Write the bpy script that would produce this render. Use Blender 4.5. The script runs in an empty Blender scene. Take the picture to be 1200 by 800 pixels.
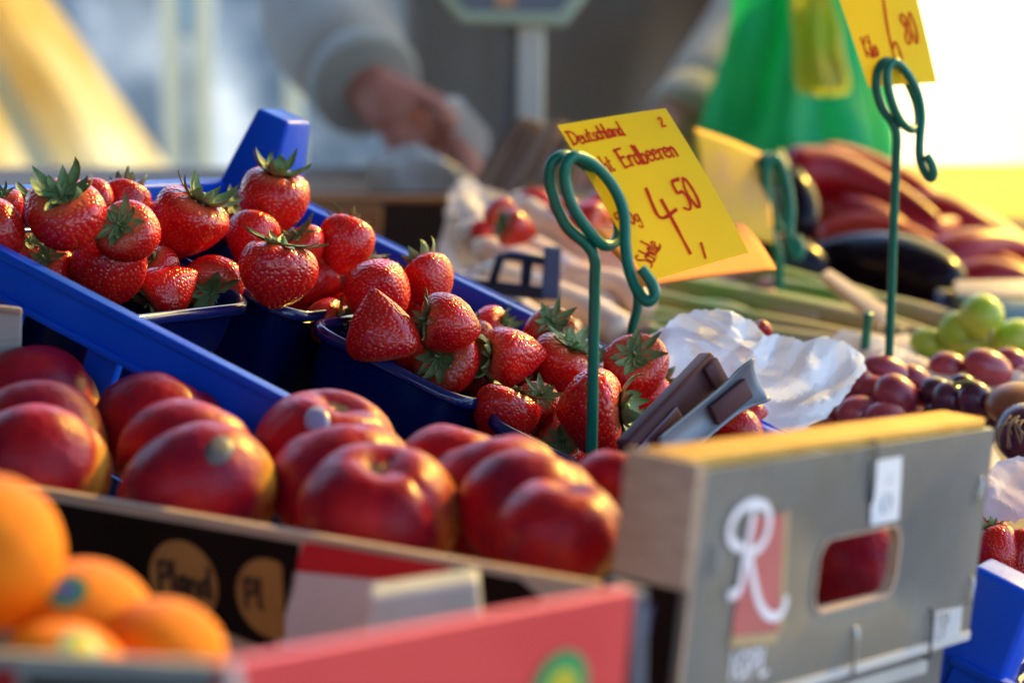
import bpy, bmesh, math, random
from mathutils import Vector, Matrix, Quaternion, noise, kdtree
R = math.radians
rnd = random.Random(7)
SC = bpy.context.scene
COL = SC.collection

# ------------------------------------------------------------------ camera frame
PITCH = R(15.0); F = 3000.0
CAM = Vector((0.0, 0.0, 1.5))
RT = Vector((1, 0, 0)); UP = Vector((0, math.sin(PITCH), math.cos(PITCH))); FW = Vector((0, math.cos(PITCH), -math.sin(PITCH)))
def D3(x, y, d): return RT * x + UP * y + FW * d              # a direction given right / up / forward of the view
def W(x, y, d): return CAM + D3(x, y, d)
def P(px, py, d): return W((px - 600) / F * d, (400 - py) / F * d, d)

cd = bpy.data.cameras.new('camera'); cam = bpy.data.objects.new('camera', cd); COL.objects.link(cam)
cam.location = CAM; cam.rotation_euler = (R(90) - PITCH, 0, 0)
cd.lens = 90; cd.sensor_width = 36; cd.clip_start = 0.02; cd.clip_end = 500
cd.dof.use_dof = True; cd.dof.focus_distance = 1.21; cd.dof.aperture_fstop = 6.0; cd.dof.aperture_blades = 9
SC.camera = cam

# ------------------------------------------------------------------ materials
MATS = {}
def mat(name, col, rough=0.5, col2=None, scale=30.0, bump=0.0, bscale=None, spec=0.5, metal=0.0, coat=0.0, trans=0.0,
        sss=0.0, detail=4.0, rvar=0.0, lo=0.35, hi=0.65, stretch=None, sheen=0.0):
    m = bpy.data.materials.new(name); m.use_nodes = True
    nt = m.node_tree; N = nt.nodes; L = nt.links
    b = N['Principled BSDF']
    b.inputs['Roughness'].default_value = rough
    b.inputs['Specular IOR Level'].default_value = spec
    b.inputs['Metallic'].default_value = metal
    b.inputs['Coat Weight'].default_value = coat
    b.inputs['Coat Roughness'].default_value = 0.08
    b.inputs['Transmission Weight'].default_value = trans
    b.inputs['Sheen Weight'].default_value = sheen
    if sss:
        b.inputs['Subsurface Weight'].default_value = sss
        b.inputs['Subsurface Scale'].default_value = 0.004
        b.inputs['Subsurface Radius'].default_value = (1.0, 0.35, 0.2)
    b.inputs['Base Color'].default_value = (*col, 1)
    tc = N.new('ShaderNodeTexCoord'); src = tc.outputs['Object']
    if stretch:
        mp = N.new('ShaderNodeMapping'); mp.inputs['Scale'].default_value = stretch
        L.new(src, mp.inputs['Vector']); src = mp.outputs['Vector']
    if col2 is not None:
        n = N.new('ShaderNodeTexNoise'); n.inputs['Scale'].default_value = scale; n.inputs['Detail'].default_value = detail
        L.new(src, n.inputs['Vector'])
        r = N.new('ShaderNodeMapRange'); r.inputs['From Min'].default_value = lo; r.inputs['From Max'].default_value = hi
        L.new(n.outputs['Fac'], r.inputs['Value'])
        mx = N.new('ShaderNodeMix'); mx.data_type = 'RGBA'
        mx.inputs['A'].default_value = (*col, 1); mx.inputs['B'].default_value = (*col2, 1)
        L.new(r.outputs['Result'], mx.inputs['Factor']); L.new(mx.outputs['Result'], b.inputs['Base Color'])
    if rvar:
        n3 = N.new('ShaderNodeTexNoise'); n3.inputs['Scale'].default_value = scale * 1.7; n3.inputs['Detail'].default_value = 5
        L.new(src, n3.inputs['Vector'])
        r3 = N.new('ShaderNodeMapRange'); r3.inputs['To Min'].default_value = max(0.02, rough - rvar); r3.inputs['To Max'].default_value = min(1, rough + rvar)
        r3.inputs['From Min'].default_value = 0.3; r3.inputs['From Max'].default_value = 0.7
        L.new(n3.outputs['Fac'], r3.inputs['Value']); L.new(r3.outputs['Result'], b.inputs['Roughness'])
    if bump:
        n2 = N.new('ShaderNodeTexNoise'); n2.inputs['Scale'].default_value = bscale or scale * 4; n2.inputs['Detail'].default_value = 5
        L.new(src, n2.inputs['Vector'])
        bp = N.new('ShaderNodeBump'); bp.inputs['Strength'].default_value = bump; bp.inputs['Distance'].default_value = 0.002
        L.new(n2.outputs['Fac'], bp.inputs['Height']); L.new(bp.outputs['Normal'], b.inputs['Normal'])
    MATS[name] = m
    return m

def cloth_mat(name, col, tr, film=0.0, filmcol=(1, 1, 1), col2=None, scale=6):
    """thin sheet: diffuse + light passing through it (+ a clear tinted share)"""
    m = bpy.data.materials.new(name); m.use_nodes = True
    nt = m.node_tree; N = nt.nodes; L = nt.links
    out = N['Material Output']; N.remove(N['Principled BSDF'])
    d = N.new('ShaderNodeBsdfDiffuse'); t = N.new('ShaderNodeBsdfTranslucent'); g = N.new('ShaderNodeBsdfGlossy')
    g.inputs['Roughness'].default_value = 0.5
    for s in (d, t): s.inputs['Color'].default_value = (*col, 1)
    if col2 is not None:
        tc = N.new('ShaderNodeTexCoord'); n = N.new('ShaderNodeTexNoise'); n.inputs['Scale'].default_value = scale; n.inputs['Detail'].default_value = 3
        L.new(tc.outputs['Object'], n.inputs['Vector'])
        r = N.new('ShaderNodeMapRange'); r.inputs['From Min'].default_value = .38; r.inputs['From Max'].default_value = .62
        L.new(n.outputs['Fac'], r.inputs['Value'])
        mx = N.new('ShaderNodeMix'); mx.data_type = 'RGBA'; mx.inputs['A'].default_value = (*col, 1); mx.inputs['B'].default_value = (*col2, 1)
        L.new(r.outputs['Result'], mx.inputs['Factor'])
        for s in (d, t): L.new(mx.outputs['Result'], s.inputs['Color'])
    m1 = N.new('ShaderNodeMixShader'); m1.inputs[0].default_value = tr
    L.new(d.outputs[0], m1.inputs[1]); L.new(t.outputs[0], m1.inputs[2])
    m2 = N.new('ShaderNodeMixShader'); m2.inputs[0].default_value = 0.02
    L.new(m1.outputs[0], m2.inputs[1]); L.new(g.outputs[0], m2.inputs[2])
    last = m2
    if film:
        tp = N.new('ShaderNodeBsdfTransparent'); tp.inputs['Color'].default_value = (*filmcol, 1)
        m3 = N.new('ShaderNodeMixShader'); m3.inputs[0].default_value = film
        L.new(m2.outputs[0], m3.inputs[1]); L.new(tp.outputs[0], m3.inputs[2]); last = m3
    L.new(last.outputs[0], out.inputs['Surface'])
    MATS[name] = m
    return m

# ------------------------------------------------------------------ objects
LOC = {}
def tag(o, label=None, cat=None, group=None, kind=None):
    if label: o['label'] = label
    if cat: o['category'] = cat
    if group: o['group'] = group
    if kind: o['kind'] = kind
    return o
def thing(name, label, cat, loc, group=None):
    o = bpy.data.objects.new(name, None); o.empty_display_size = 0.02; COL.objects.link(o)
    o.location = loc; LOC[o.name] = Vector(loc)
    return tag(o, label, cat, group)

def catmull(pts, n=8, closed=False):
    pts = [Vector(p) for p in pts]; out = []
    m = len(pts)
    for i in range(m if closed else m - 1):
        if closed: a, b, c, d = pts[(i - 1) % m], pts[i], pts[(i + 1) % m], pts[(i + 2) % m]
        else: a, b, c, d = pts[max(i - 1, 0)], pts[i], pts[i + 1], pts[min(i + 2, m - 1)]
        for k in range(n):
            t = k / n
            out.append(0.5 * ((2 * b) + (c - a) * t + (2 * a - 5 * b + 4 * c - d) * t * t + (3 * b - a - 3 * c + d) * t ** 3))
    if not closed: out.append(pts[-1])
    return out

class MB:
    def __init__(s): s.v = []; s.f = []
    def add(s, vs, fs):
        o = len(s.v); s.v += [Vector(x) for x in vs]; s.f += [tuple(i + o for i in f) for f in fs]; return s
    def slab(s, a, b, c, d, t):
        """quad a b c d (in order) made solid along the vector t"""
        a, b, c, d, t = map(Vector, (a, b, c, d, t))
        return s.add([a, b, c, d, a + t, b + t, c + t, d + t],
                     [(3, 2, 1, 0), (4, 5, 6, 7), (0, 1, 5, 4), (1, 2, 6, 5), (2, 3, 7, 6), (3, 0, 4, 7)])
    def hexa(s, lo, hi):
        return s.add(list(lo) + list(hi), [(3, 2, 1, 0), (4, 5, 6, 7), (0, 1, 5, 4), (1, 2, 6, 5), (2, 3, 7, 6), (3, 0, 4, 7)])
    def fbox(s, fr, u0, u1, v0, v1, n0, n1):
        O, U, V, N = fr
        q = lambda u, v, n: O + U * u + V * v + N * n
        return s.hexa([q(u0, v0, n0), q(u1, v0, n0), q(u1, v1, n0), q(u0, v1, n0)], [q(u0, v0, n1), q(u1, v0, n1), q(u1, v1, n1), q(u0, v1, n1)])
    def prism(s, poly, t):
        poly = [Vector(p) for p in poly]; n = len(poly); t = Vector(t)
        return s.add(poly + [p + t for p in poly], [tuple(range(n))[::-1], tuple(range(n, 2 * n))] + [(i, (i + 1) % n, n + (i + 1) % n, n + i) for i in range(n)])
    def loft(s, rings, closed=True, cap0=True, cap1=True):
        n = len(rings[0]); vs = [p for r in rings for p in r]; fs = []
        for i in range(len(rings) - 1):
            for k in range(n if closed else n - 1):
                k2 = (k + 1) % n
                fs.append((i * n + k, i * n + k2, (i + 1) * n + k2, (i + 1) * n + k))
        if closed and cap0: fs.append(tuple(range(n))[::-1])
        if closed and cap1: fs.append(tuple(range((len(rings) - 1) * n, len(rings) * n)))
        return s.add(vs, fs)
    def tube(s, pts, r, seg=10, closed=False):
        pts = [Vector(p) for p in pts]; n = len(pts); rings = []
        rr = r if callable(r) else (lambda t: r)
        up = None
        for i, p in enumerate(pts):
            if closed: t = pts[(i + 1) % n] - pts[i - 1]
            else: t = pts[min(i + 1, n - 1)] - pts[max(i - 1, 0)]
            t.normalize()
            if up is None: up = t.orthogonal().normalized()
            up = (up - t * up.dot(t)); up.normalize(); sd = t.cross(up)
            q = rr(i / max(n - 1, 1))
            rings.append([p + up * (math.cos(2 * math.pi * k / seg) * q) + sd * (math.sin(2 * math.pi * k / seg) * q) for k in range(seg)])
        if closed: rings.append(rings[0])
        return s.loft(rings, True, not closed, not closed)
    def ell(s, c, axes, nu=20, nv=12, fn=None):
        """ellipsoid; axes = three vectors (semi axes)"""
        c = Vector(c); A = [Vector(a) for a in axes]
        vs = [c + A[2] * (fn(0, 0) if fn else 1)]
        for j in range(1, nv):
            th = math.pi * j / nv
            for i in range(nu):
                ph = 2 * math.pi * i / nu; k = fn(th, ph) if fn else 1
                vs.append(c + (A[0] * (math.sin(th) * math.cos(ph)) + A[1] * (math.sin(th) * math.sin(ph)) + A[2] * math.cos(th)) * k)
        vs.append(c - A[2] * (fn(math.pi, 0) if fn else 1))
        fs = [(0, 1 + i, 1 + (i + 1) % nu) for i in range(nu)]
        for j in range(nv - 2):
            for i in range(nu):
                a = 1 + j * nu + i; b = 1 + j * nu + (i + 1) % nu
                fs.append((a, a + nu, b + nu, b))
        e = len(vs) - 1; o = 1 + (nv - 2) * nu
        fs += [(o + (i + 1) % nu, o + i, e) for i in range(nu)]
        return s.add(vs, fs)
    def grid(s, fn, nu, nv):
        vs = [fn(i / nu, j / nv) for j in range(nv + 1) for i in range(nu + 1)]
        fs = [(j * (nu + 1) + i, j * (nu + 1) + i + 1, (j + 1) * (nu + 1) + i + 1, (j + 1) * (nu + 1) + i) for j in range(nv) for i in range(nu)]
        return s.add(vs, fs)
    def build(s, name, m, parent=None, smooth=False, bevel=0.0, solid=0.0, subd=0, origin=None, bseg=2, auto=None):
        if parent is not None: o0 = LOC[parent.name]
        elif origin is not None: o0 = Vector(origin)
        else:
            k = len(s.v); o0 = sum(s.v, Vector()) / k; o0 = Vector((o0.x, o0.y, min(v.z for v in s.v)))
        own = o0
        me = bpy.data.meshes.new(name)
        me.from_pydata([v - o0 for v in s.v], [], s.f); me.update()
        if bevel or subd or True:
            bm = bmesh.new(); bm.from_mesh(me)
            bmesh.ops.recalc_face_normals(bm, faces=bm.faces)
            if bevel:
                ed = [e for e in bm.edges if len(e.link_faces) == 2 and e.calc_face_angle(0) > 0.5]
                bmesh.ops.bevel(bm, geom=ed, offset=bevel, segments=bseg, profile=0.5, affect='EDGES', clamp_overlap=True)
            bm.to_mesh(me); bm.free()
        if smooth: me.shade_smooth()
        if auto and not smooth:
            me.shade_smooth()
            try: me.set_sharp_from_angle(angle=R(auto))
            except Exception: pass
        me.materials.append(m)
        o = bpy.data.objects.new(name, me); COL.objects.link(o)
        if parent is not None:
            o.parent = parent; LOC[o.name] = own
        else:
            o.location = o0; LOC[o.name] = Vector(o0)
        if solid:
            md = o.modifiers.new('thickness', 'SOLIDIFY'); md.thickness = solid; md.offset = 0
        if subd:
            md = o.modifiers.new('smooth', 'SUBSURF'); md.levels = subd; md.render_levels = subd
        return o

def rrect(cx, cy, hx, hy, r, seg=5):
    out = []
    for (sx, sy, a0) in ((1, 1, 0), (-1, 1, 90), (-1, -1, 180), (1, -1, 270)):
        for k in range(seg + 1):
            a = R(a0 + 90 * k / seg)
            out.append((cx + sx * (hx - r) + r * math.cos(a), cy + sy * (hy - r) + r * math.sin(a)))
    return out

# one-stroke handwriting: glyph -> (advance, polylines in a unit box)
GL = {
 'D': (.75, [[(.1, 1), (.05, 0)], [(0, .98), (.4, .9), (.6, .55), (.4, .1), (0, 0)]]),
 'e': (.5, [[(.03, .3), (.35, .36), (.33, .5), (.18, .56), (.05, .4), (.03, .15), (.18, 0), (.42, .1)]]),
 'u': (.52, [[(.05, .52), (.05, .12), (.18, 0), (.36, .14)], [(.37, .54), (.37, 0), (.45, .02)]]),
 't': (.4, [[(.15, .85), (.13, .1), (.22, 0), (.33, .08)], [(0, .56), (.32, .6)]]),
 's': (.42, [[(.35, .5), (.2, .56), (.08, .42), (.3, .22), (.26, .04), (.05, .02)]]),
 'c': (.42, [[(.36, .46), (.2, .56), (.05, .32), (.12, .04), (.36, .06)]]),
 'h': (.5, [[(.06, 1), (.05, 0)], [(.05, .36), (.24, .54), (.36, .42), (.38, 0)]]),
 'l': (.25, [[(.08, 1.05), (.06, .08), (.18, 0)]]),
 'a': (.52, [[(.34, .48), (.18, .56), (.04, .3), (.1, .02), (.26, .08), (.35, .5)], [(.36, .54), (.35, .04), (.45, .02)]]),
 'n': (.5, [[(.05, .54), (.05, 0)], [(.05, .36), (.22, .54), (.36, .42), (.37, 0)]]),
 'd': (.55, [[(.34, .46), (.18, .54), (.04, .28), (.12, .02), (.34, .12)], [(.38, 1.05), (.37, .04), (.46, .02)]]),
 'f': (.4, [[(.36, .95), (.2, 1.0), (.14, .8), (.13, -.2)], [(0, .5), (.32, .54)]]),
 'E': (.62, [[(.08, 1), (.05, 0)], [(0, 1), (.5, 1.04)], [(.06, .54), (.38, .56)], [(.04, 0), (.5, .06)]]),
 'r': (.4, [[(.06, .54), (.06, 0)], [(.06, .34), (.2, .54), (.36, .5)]]),
 'b': (.5, [[(.07, 1.05), (.06, 0)], [(.06, .4), (.24, .54), (.38, .3), (.24, 0), (.06, .06)]]),
 'g': (.52, [[(.34, .48), (.18, .56), (.04, .3), (.14, .06), (.33, .18)], [(.36, .54), (.34, -.28), (.16, -.38), (.04, -.24)]]),
 'S': (.58, [[(.5, .9), (.3, 1), (.1, .82), (.42, .42), (.36, .08), (.05, .04)]]),
 'K': (.6, [[(.08, 1), (.05, 0)], [(.5, 1), (.08, .45), (.52, 0)]]),
 'i': (.22, [[(.08, .54), (.08, 0)], [(.08, .74), (.1, .8)]]),
 'o': (.5, [[(.22, .54), (.05, .3), (.18, 0), (.38, .2), (.3, .5), (.22, .54)]]),
 'P': (.6, [[(.1, 1), (.05, -.1)], [(.02, .95), (.35, 1.02), (.5, .8), (.35, .5), (.08, .46)]]),
 '4': (.7, [[(.12, 1.1), (.05, .42), (.62, .5)], [(.36, .78), (.36, -.5)]]),
 '5': (.52, [[(.46, 1), (.14, .98), (.1, .6), (.34, .6), (.42, .28), (.26, 0), (.02, .08)], [(.14, .98), (.5, 1.04)]]),
 '0': (.55, [[(.24, 1), (.05, .6), (.12, .08), (.3, 0), (.42, .4), (.36, .9), (.24, 1)]]),
 '6': (.55, [[(.3, 1.1), (.1, .6), (.08, .15), (.24, 0), (.42, .18), (.32, .42), (.1, .32)]]),
 '8': (.55, [[(.4, .88), (.2, 1), (.08, .8), (.36, .4), (.34, .1), (.14, 0), (.06, .2), (.34, .62), (.4, .88)]]),
 '2': (.5, [[(.06, .8), (.22, 1), (.38, .8), (.06, .02), (.42, .02)]]),
 '1': (.32, [[(.02, .7), (.18, 1), (.16, 0)]]),
 ',': (.2, [[(.1, .12), (.04, -.18)]]),
 '-': (.4, [[(.05, .4), (.32, .42)]]),
 'I': (.3, [[(.1, 1), (.1, 0)]]),
 'G': (.7, [[(.56, .82), (.34, 1), (.06, .6), (.2, .04), (.54, .1), (.55, .44), (.34, .44)]]),
 'L': (.5, [[(.08, 1), (.06, 0), (.44, .02)]]),
 'R': (.6, [[(.08, 0), (.1, 1), (.4, .98), (.46, .7), (.12, .52), (.5, 0)]]),
 ' ': (.35, []),
}
def stroke(mb, polys, O, ex, ey, nrm, r, smooth=True):
    """ink ribbons on a plane: polylines in (ex, ey) coordinates, half width r"""
    for pl in polys:
        q = [O + ex * x + ey * y for x, y in pl]
        if smooth and len(q) > 2: q = catmull(q, 5)
        n = len(q); L = []; Rr = []
        for i in range(n):
            t = (q[min(i + 1, n - 1)] - q[max(i - 1, 0)]).normalized()
            sd = nrm.cross(t).normalized()
            ext = (-t if i == 0 else t if i == n - 1 else Vector()) * r * .6
            w = r * (0.82 + 0.3 * noise.noise(q[i] * 400 + Vector((i, 0, 0))))
            L.append(q[i] + sd * w + ext + nrm * .0004); Rr.append(q[i] - sd * w + ext + nrm * .0004)
        mb.add(L + Rr, [(i, i + 1, n + i + 1, n + i) for i in range(n - 1)])
def write(mb, s, O, ex, ey, nrm, r, jit=0.03, sp=1.0, seed=1):
    g = random.Random(seed); x = 0
    for ch in s:
        adv, pls = GL[ch]
        dy = g.uniform(-jit, jit); sc = 1 + g.uniform(-.06, .06)
        stroke(mb, [[(x + a * sc, b * sc + dy) for a, b in pl] for pl in pls], O, ex, ey, nrm, r)
        x += adv * sp
    return x
# ------------------------------------------------------------------ strawberry crate, sloping down to the right
CU = D3(.83208582, -.40627565, -.37758877); CV = D3(-.44281803, -.07667815, -.89332673); CN = D3(.33398409, .91052763, -.24370898)
CO = P(298, 213, 1.43); CW = .2949; CL = .36; CH = .095
CF = (CO, CU, CV, CN)
def on_plane(px, py, h, fr=CF):
    r = P(px, py, 1.0) - CAM
    return CAM + r * (((fr[0] - CAM).dot(fr[3]) + h) / r.dot(fr[3]))

m_blue = mat('blue_plastic', (.002, .062, .52), .38, (.003, .08, .60), 14, bump=.06, bscale=180, spec=.22, rvar=.1)
m_navy = mat('navy_plastic', (.003, .007, .06), .16, (.002, .005, .045), 20, spec=.4, rvar=.06)
m_lip = mat('navy_lip', (.006, .012, .085), .12, spec=.6)

def crate(name, label, fr, Lu, Wv, H, posts, m=m_blue):
    """open plastic crate: pierced walls under a flange, ribs, floor; posts = corner posts (u, v) that stick up"""
    O, U, V, N = fr
    root = thing(name, label, 'crate', O + U * (Lu / 2) + V * (Wv / 2) - N * H)
    rim = MB()
    fw, fh = .009, .0195
    for a, b in ((0, -fw), (Wv, Wv + fw)):
        lo, hi = min(a, b), max(a, b)
        rim.fbox(fr, -fw, Lu + fw, lo, hi, -fh, 0)
    for a, b in ((0, -fw), (Lu, Lu + fw)):
        lo, hi = min(a, b), max(a, b)
        rim.fbox(fr, lo, hi, .0003, Wv - .0003, -fh, 0)
    rim.build('rim', m, root, bevel=.0018, bseg=3, auto=40)
    lines = MB()
    for v0 in (-fw - .0022, Wv + fw): lines.fbox(fr, -fw, Lu + fw, v0 + (0 if v0 > 0 else 0), v0 + .0022, -fh - .0016, -fh + .0016)
    for v0 in (-fw - .0016, Wv + fw): lines.fbox(fr, -fw - .0008, Lu + fw + .0008, v0, v0 + .0016, -.0035, .0006)
    lines.build('rim_edge', m, root, bevel=.0006, auto=40)
    wl = MB()
    t = .003
    for v in (t, Wv - .0005):
        wl.fbox(fr, 0, Lu, v - t, v, -H, -H + .022)
        k = 0
        n = int(Lu / .052)
        for i in range(n + 1):
            u = .003 + (Lu - .024) * i / n
            wl.fbox(fr, u, u + .017, v - t * 1.6, v + .0005, -H + .0215, -fh + .003)
    wl.build('side_wall', m, root, bevel=.0008, auto=40)
    for u in (0, Lu - t):
        MB().fbox(fr, u, u + t, .004, Wv - .004, -H, -fh + .002).build('end_wall', m, root, bevel=.0008, auto=40)
    MB().fbox(fr, .0035, Lu - .0035, .0035, Wv - .0045, -H + .001, -H + .004).build('floor', m_navy, root)
    for (u, v, h, su, sv) in posts:
        q = lambda a, b, n: O + U * (u + a) + V * (v + b) + N * n
        c = MB().hexa([q(-.008, -.009, -.03), q(su, -.009, -.03), q(su, sv, -.03), q(-.008, sv, -.03)],
                      [q(-.001, -.004, h), q(su * .6, -.004, h), q(su * .6, sv * .62, h), q(-.001, sv * .62, h)])
        c.build('corner_post', m, root, bevel=.0022, bseg=3, auto=40)
    return root
crate('plastic_crate', 'long blue plastic crate holding punnets of strawberries, with a tall corner post', CF, CL, CW, CH,
      [(0, 0, .044, .034, .034)])

def punnet(fr, u0, u1, v0, v1, n0, label, depth=.074, name='fruit_punnet'):
    O, U, V, N = fr
    cx, cy, hx, hy = (u0 + u1) / 2, (v0 + v1) / 2, (u1 - u0) / 2, (v1 - v0) / 2
    root = thing(name, label, 'punnet', O + U * cx + V * cy + N * (n0 - depth), 'dark blue plastic strawberry punnets')
    ring = lambda dx, n: [O + U * x + V * y + N * (n0 + n) for x, y in rrect(cx, cy, hx - dx, hy - dx, max(.004, .017 - dx * .5))]
    b = MB()
    b.loft([ring(.011, -depth), ring(.0052, -.02), ring(.0042, -.003), ring(.0052, -.003), ring(.0062, -.02), ring(.012, -depth + .0012)], True, True, True)
    b.build('tray', m_navy, root, auto=35)
    l = MB()
    l.loft([ring(.0046, -.0035), ring(.0002, -.0052), ring(0, -.0040), ring(.0004, -.0005), ring(.002, .0004), ring(.0046, -.0008), ring(.0046, -.0035)], True, False, False)
    l.build('lip', m_lip, root, smooth=True)
    return root
punnet(CF, .036, .136, .008, .159, -.010, 'dark blue strawberry punnet in the back row beside the tall blue post')
punnet(CF, .141, .239, .008, .160, -.010, 'middle dark blue strawberry punnet with its long glossy side wall exposed')
punnet(CF, .244, .345, .010, .160, -.012, 'dark blue strawberry punnet behind the green wire stem')
punnet(CF, .018, .120, .166, .288, -.010, 'dark blue strawberry punnet against the near crate rim, at the left of the photo')

# ------------------------------------------------------------------ strawberries
def straw_mat():
    m = bpy.data.materials.new('strawberry_skin'); m.use_nodes = True
    nt = m.node_tree; N = nt.nodes; L = nt.links; b = N['Principled BSDF']
    b.inputs['Roughness'].default_value = .17; b.inputs['Specular IOR Level'].default_value = .42
    b.inputs['Coat Weight'].default_value = .1; b.inputs['Coat Roughness'].default_value = .1
    b.inputs['Subsurface Weight'].default_value = .08; b.inputs['Subsurface Scale'].default_value = .004; b.inputs['Subsurface Radius'].default_value = (1, .25, .15)
    a1 = N.new('ShaderNodeAttribute'); a1.attribute_name = 'seed'
    a2 = N.new('ShaderNodeAttribute'); a2.attribute_name = 'pale'
    tc = N.new('ShaderNodeTexCoord'); oi = N.new('ShaderNodeObjectInfo')
    n = N.new('ShaderNodeTexNoise'); n.inputs['Scale'].default_value = 2.2; n.inputs['Detail'].default_value = 4; n.noise_dimensions = '4D'
    mw = N.new('ShaderNodeMath'); mw.operation = 'MULTIPLY'; mw.inputs[1].default_value = 50
    L.new(oi.outputs['Random'], mw.inputs[0]); L.new(mw.outputs[0], n.inputs['W']); L.new(tc.outputs['Object'], n.inputs['Vector'])
    r = N.new('ShaderNodeMapRange'); r.inputs['From Min'].default_value = .35; r.inputs['From Max'].default_value = .68; L.new(n.outputs['Fac'], r.inputs['Value'])
    x1 = N.new('ShaderNodeMix'); x1.data_type = 'RGBA'; x1.inputs['A'].default_value = (.44, .003, .007, 1); x1.inputs['B'].default_value = (.66, .013, .007, 1)
    L.new(r.outputs['Result'], x1.inputs['Factor'])
    x2 = N.new('ShaderNodeMix'); x2.data_type = 'RGBA'; x2.inputs['B'].default_value = (.68, .16, .06, 1)
    L.new(x1.outputs['Result'], x2.inputs['A']); L.new(a2.outputs['Fac'], x2.inputs['Factor'])
    x3 = N.new('ShaderNodeMix'); x3.data_type = 'RGBA'; x3.inputs['B'].default_value = (.52, .17, .035, 1)
    L.new(x2.outputs['Result'], x3.inputs['A']); L.new(a1.outputs['Fac'], x3.inputs['Factor'])
    hs = N.new('ShaderNodeHueSaturation'); L.new(x3.outputs['Result'], hs.inputs['Color'])
    mv = N.new('ShaderNodeMapRange'); mv.inputs['To Min'].default_value = .78; mv.inputs['To Max'].default_value = 1.12; L.new(oi.outputs['Random'], mv.inputs['Value']); L.new(mv.outputs['Result'], hs.inputs['Value'])
    L.new(hs.outputs['Color'], b.inputs['Base Color'])
    return m
m_straw = straw_mat()
m_calyx = mat('calyx_green', (.085, .16, .045), .55, (.22, .28, .10), 3.5, bump=.3, bscale=9, spec=.35)
PROF = {
 'cone':  [(0, .0), (.0, .2), (.05, .40), (.15, .49), (.30, .50), (.48, .44), (.64, .345), (.78, .235), (.9, .13), (.97, .06), (1, 0)],
 'round': [(0, .0), (.0, .2), (.05, .37), (.16, .47), (.34, .51), (.54, .48), (.70, .40), (.83, .285), (.93, .165), (.985, .07), (1, 0)],
 'long':  [(0, .0), (.0, .16), (.05, .32), (.14, .42), (.28, .46), (.46, .45), (.62, .385), (.78, .28), (.9, .165), (.97, .08), (1, 0)],
}
def strawberry_mesh(kind, seed, flat=1.0, lobe=0.0, length=1.12):
    g = random.Random(seed)
    pr = catmull([(t, r, 0) for t, r in PROF[kind]], 14)
    # resample evenly by arc length
    acc = [0]
    for i in range(1, len(pr)): acc.append(acc[-1] + (pr[i] - pr[i - 1]).length)
    NV, NU = 210, 290
    def at(s):
        s *= acc[-1]
        for i in range(1, len(acc)):
            if acc[i] >= s:
                k = (s - acc[i - 1]) / max(1e-9, acc[i] - acc[i - 1]); return pr[i - 1].lerp(pr[i], k)
        return pr[-1]
    rows = [at(j / NV) for j in range(NV + 1)]
    ph0, ph1 = g.uniform(0, 6.28), g.uniform(0, 6.28); bx, by = g.uniform(-.09, .09), g.uniform(-.09, .09)
    so = Vector((seed * 3.1, seed * 1.7, 0))
    def pos(t, r, ph):
        k = 1 + .035 * math.cos(3 * ph + ph0) + lobe * abs(math.cos(ph + ph1)) * (0.4 + t) + .05 * noise.noise(Vector((math.cos(ph) * r * 2, math.sin(ph) * r * 2, t * 2)) + so)
        r = max(r, 0) * k
        z = .5 - t * length - (.07 * math.exp(-(r / .16) ** 2) if t < .15 else 0) + (lobe * .28 * abs(math.cos(ph + ph1)) * -t)
        return Vector((r * math.cos(ph) + bx * t * t, r * math.sin(ph) * flat + by * t * t, z))
    # achenes on a golden-angle spiral, evenly by area
    area = [0]
    for j in range(1, NV + 1): area.append(area[-1] + max(rows[j].y, 0) * 1.0)
    NS = 600 if kind != 'long' else 540
    seeds = []
    for i in range(NS):
        a = (i + .5) / NS * area[-1]
        for j in range(1, NV + 1):
            if area[j] >= a: break
        k = (a - area[j - 1]) / max(1e-9, area[j] - area[j - 1])
        q = rows[j - 1].lerp(rows[j], k)
        if q.x < .03 and q.y < .3: continue
        seeds.append(pos(q.x, q.y, i * 2.399963 + g.uniform(-.16, .16)))
    kd = kdtree.KDTree(len(seeds))
    for i, s in enumerate(seeds): kd.insert(s, i)
    kd.balance()
    vs = []; sd = []; pl = []
    for j, q in enumerate(rows):
        for i in range(NU):
            vs.append(pos(q.x, q.y, 2 * math.pi * i / NU))
    fs = [(j * NU + i, (j + 1) * NU + i, (j + 1) * NU + (i + 1) % NU, j * NU + (i + 1) % NU) for j in range(NV) for i in range(NU)]
    me = bpy.data.meshes.new('strawberry'); me.from_pydata(vs, [], fs); me.update()
    nr = [v.normal.copy() for v in me.vertices]
    ax = Vector((bx, by, -1)).normalized()
    for k, v in enumerate(me.vertices):
        s, i, d = kd.find(v.co)
        dv = v.co - s; al = dv - nr[k] * dv.dot(nr[k]); ty = al.dot(ax); tx = (al - ax * ty).length
        e = math.sqrt((tx / .0066) ** 2 + (ty / .0105) ** 2)
        dim = math.exp(-(d / .0180) ** 2)
        t = rows[k // NU].x
        s_ = max(0.0, min(1.0, (1.25 - e) / .5))
        hgt = -.0120 * dim + .0045 * max(0, 1 - e * e) + .003 * noise.noise(v.co * 9 + so)
        v.co = v.co + nr[k] * hgt
        sd.append(s_)
        w = .5 + .5 * noise.noise(Vector((v.co.x * 3, v.co.y * 3, 1)) + so)
        pl.append(max(0, min(1, (.08 + .10 * w - t) / .12)) * .6 if t < .3 else 0)
    for nm, dat in (('seed', sd), ('pale', pl)):
        at_ = me.attributes.new(nm, 'FLOAT', 'POINT'); at_.data.foreach_set('value', dat)
    me.shade_smooth(); me.materials.append(m_straw); me.update()
    return me
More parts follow.
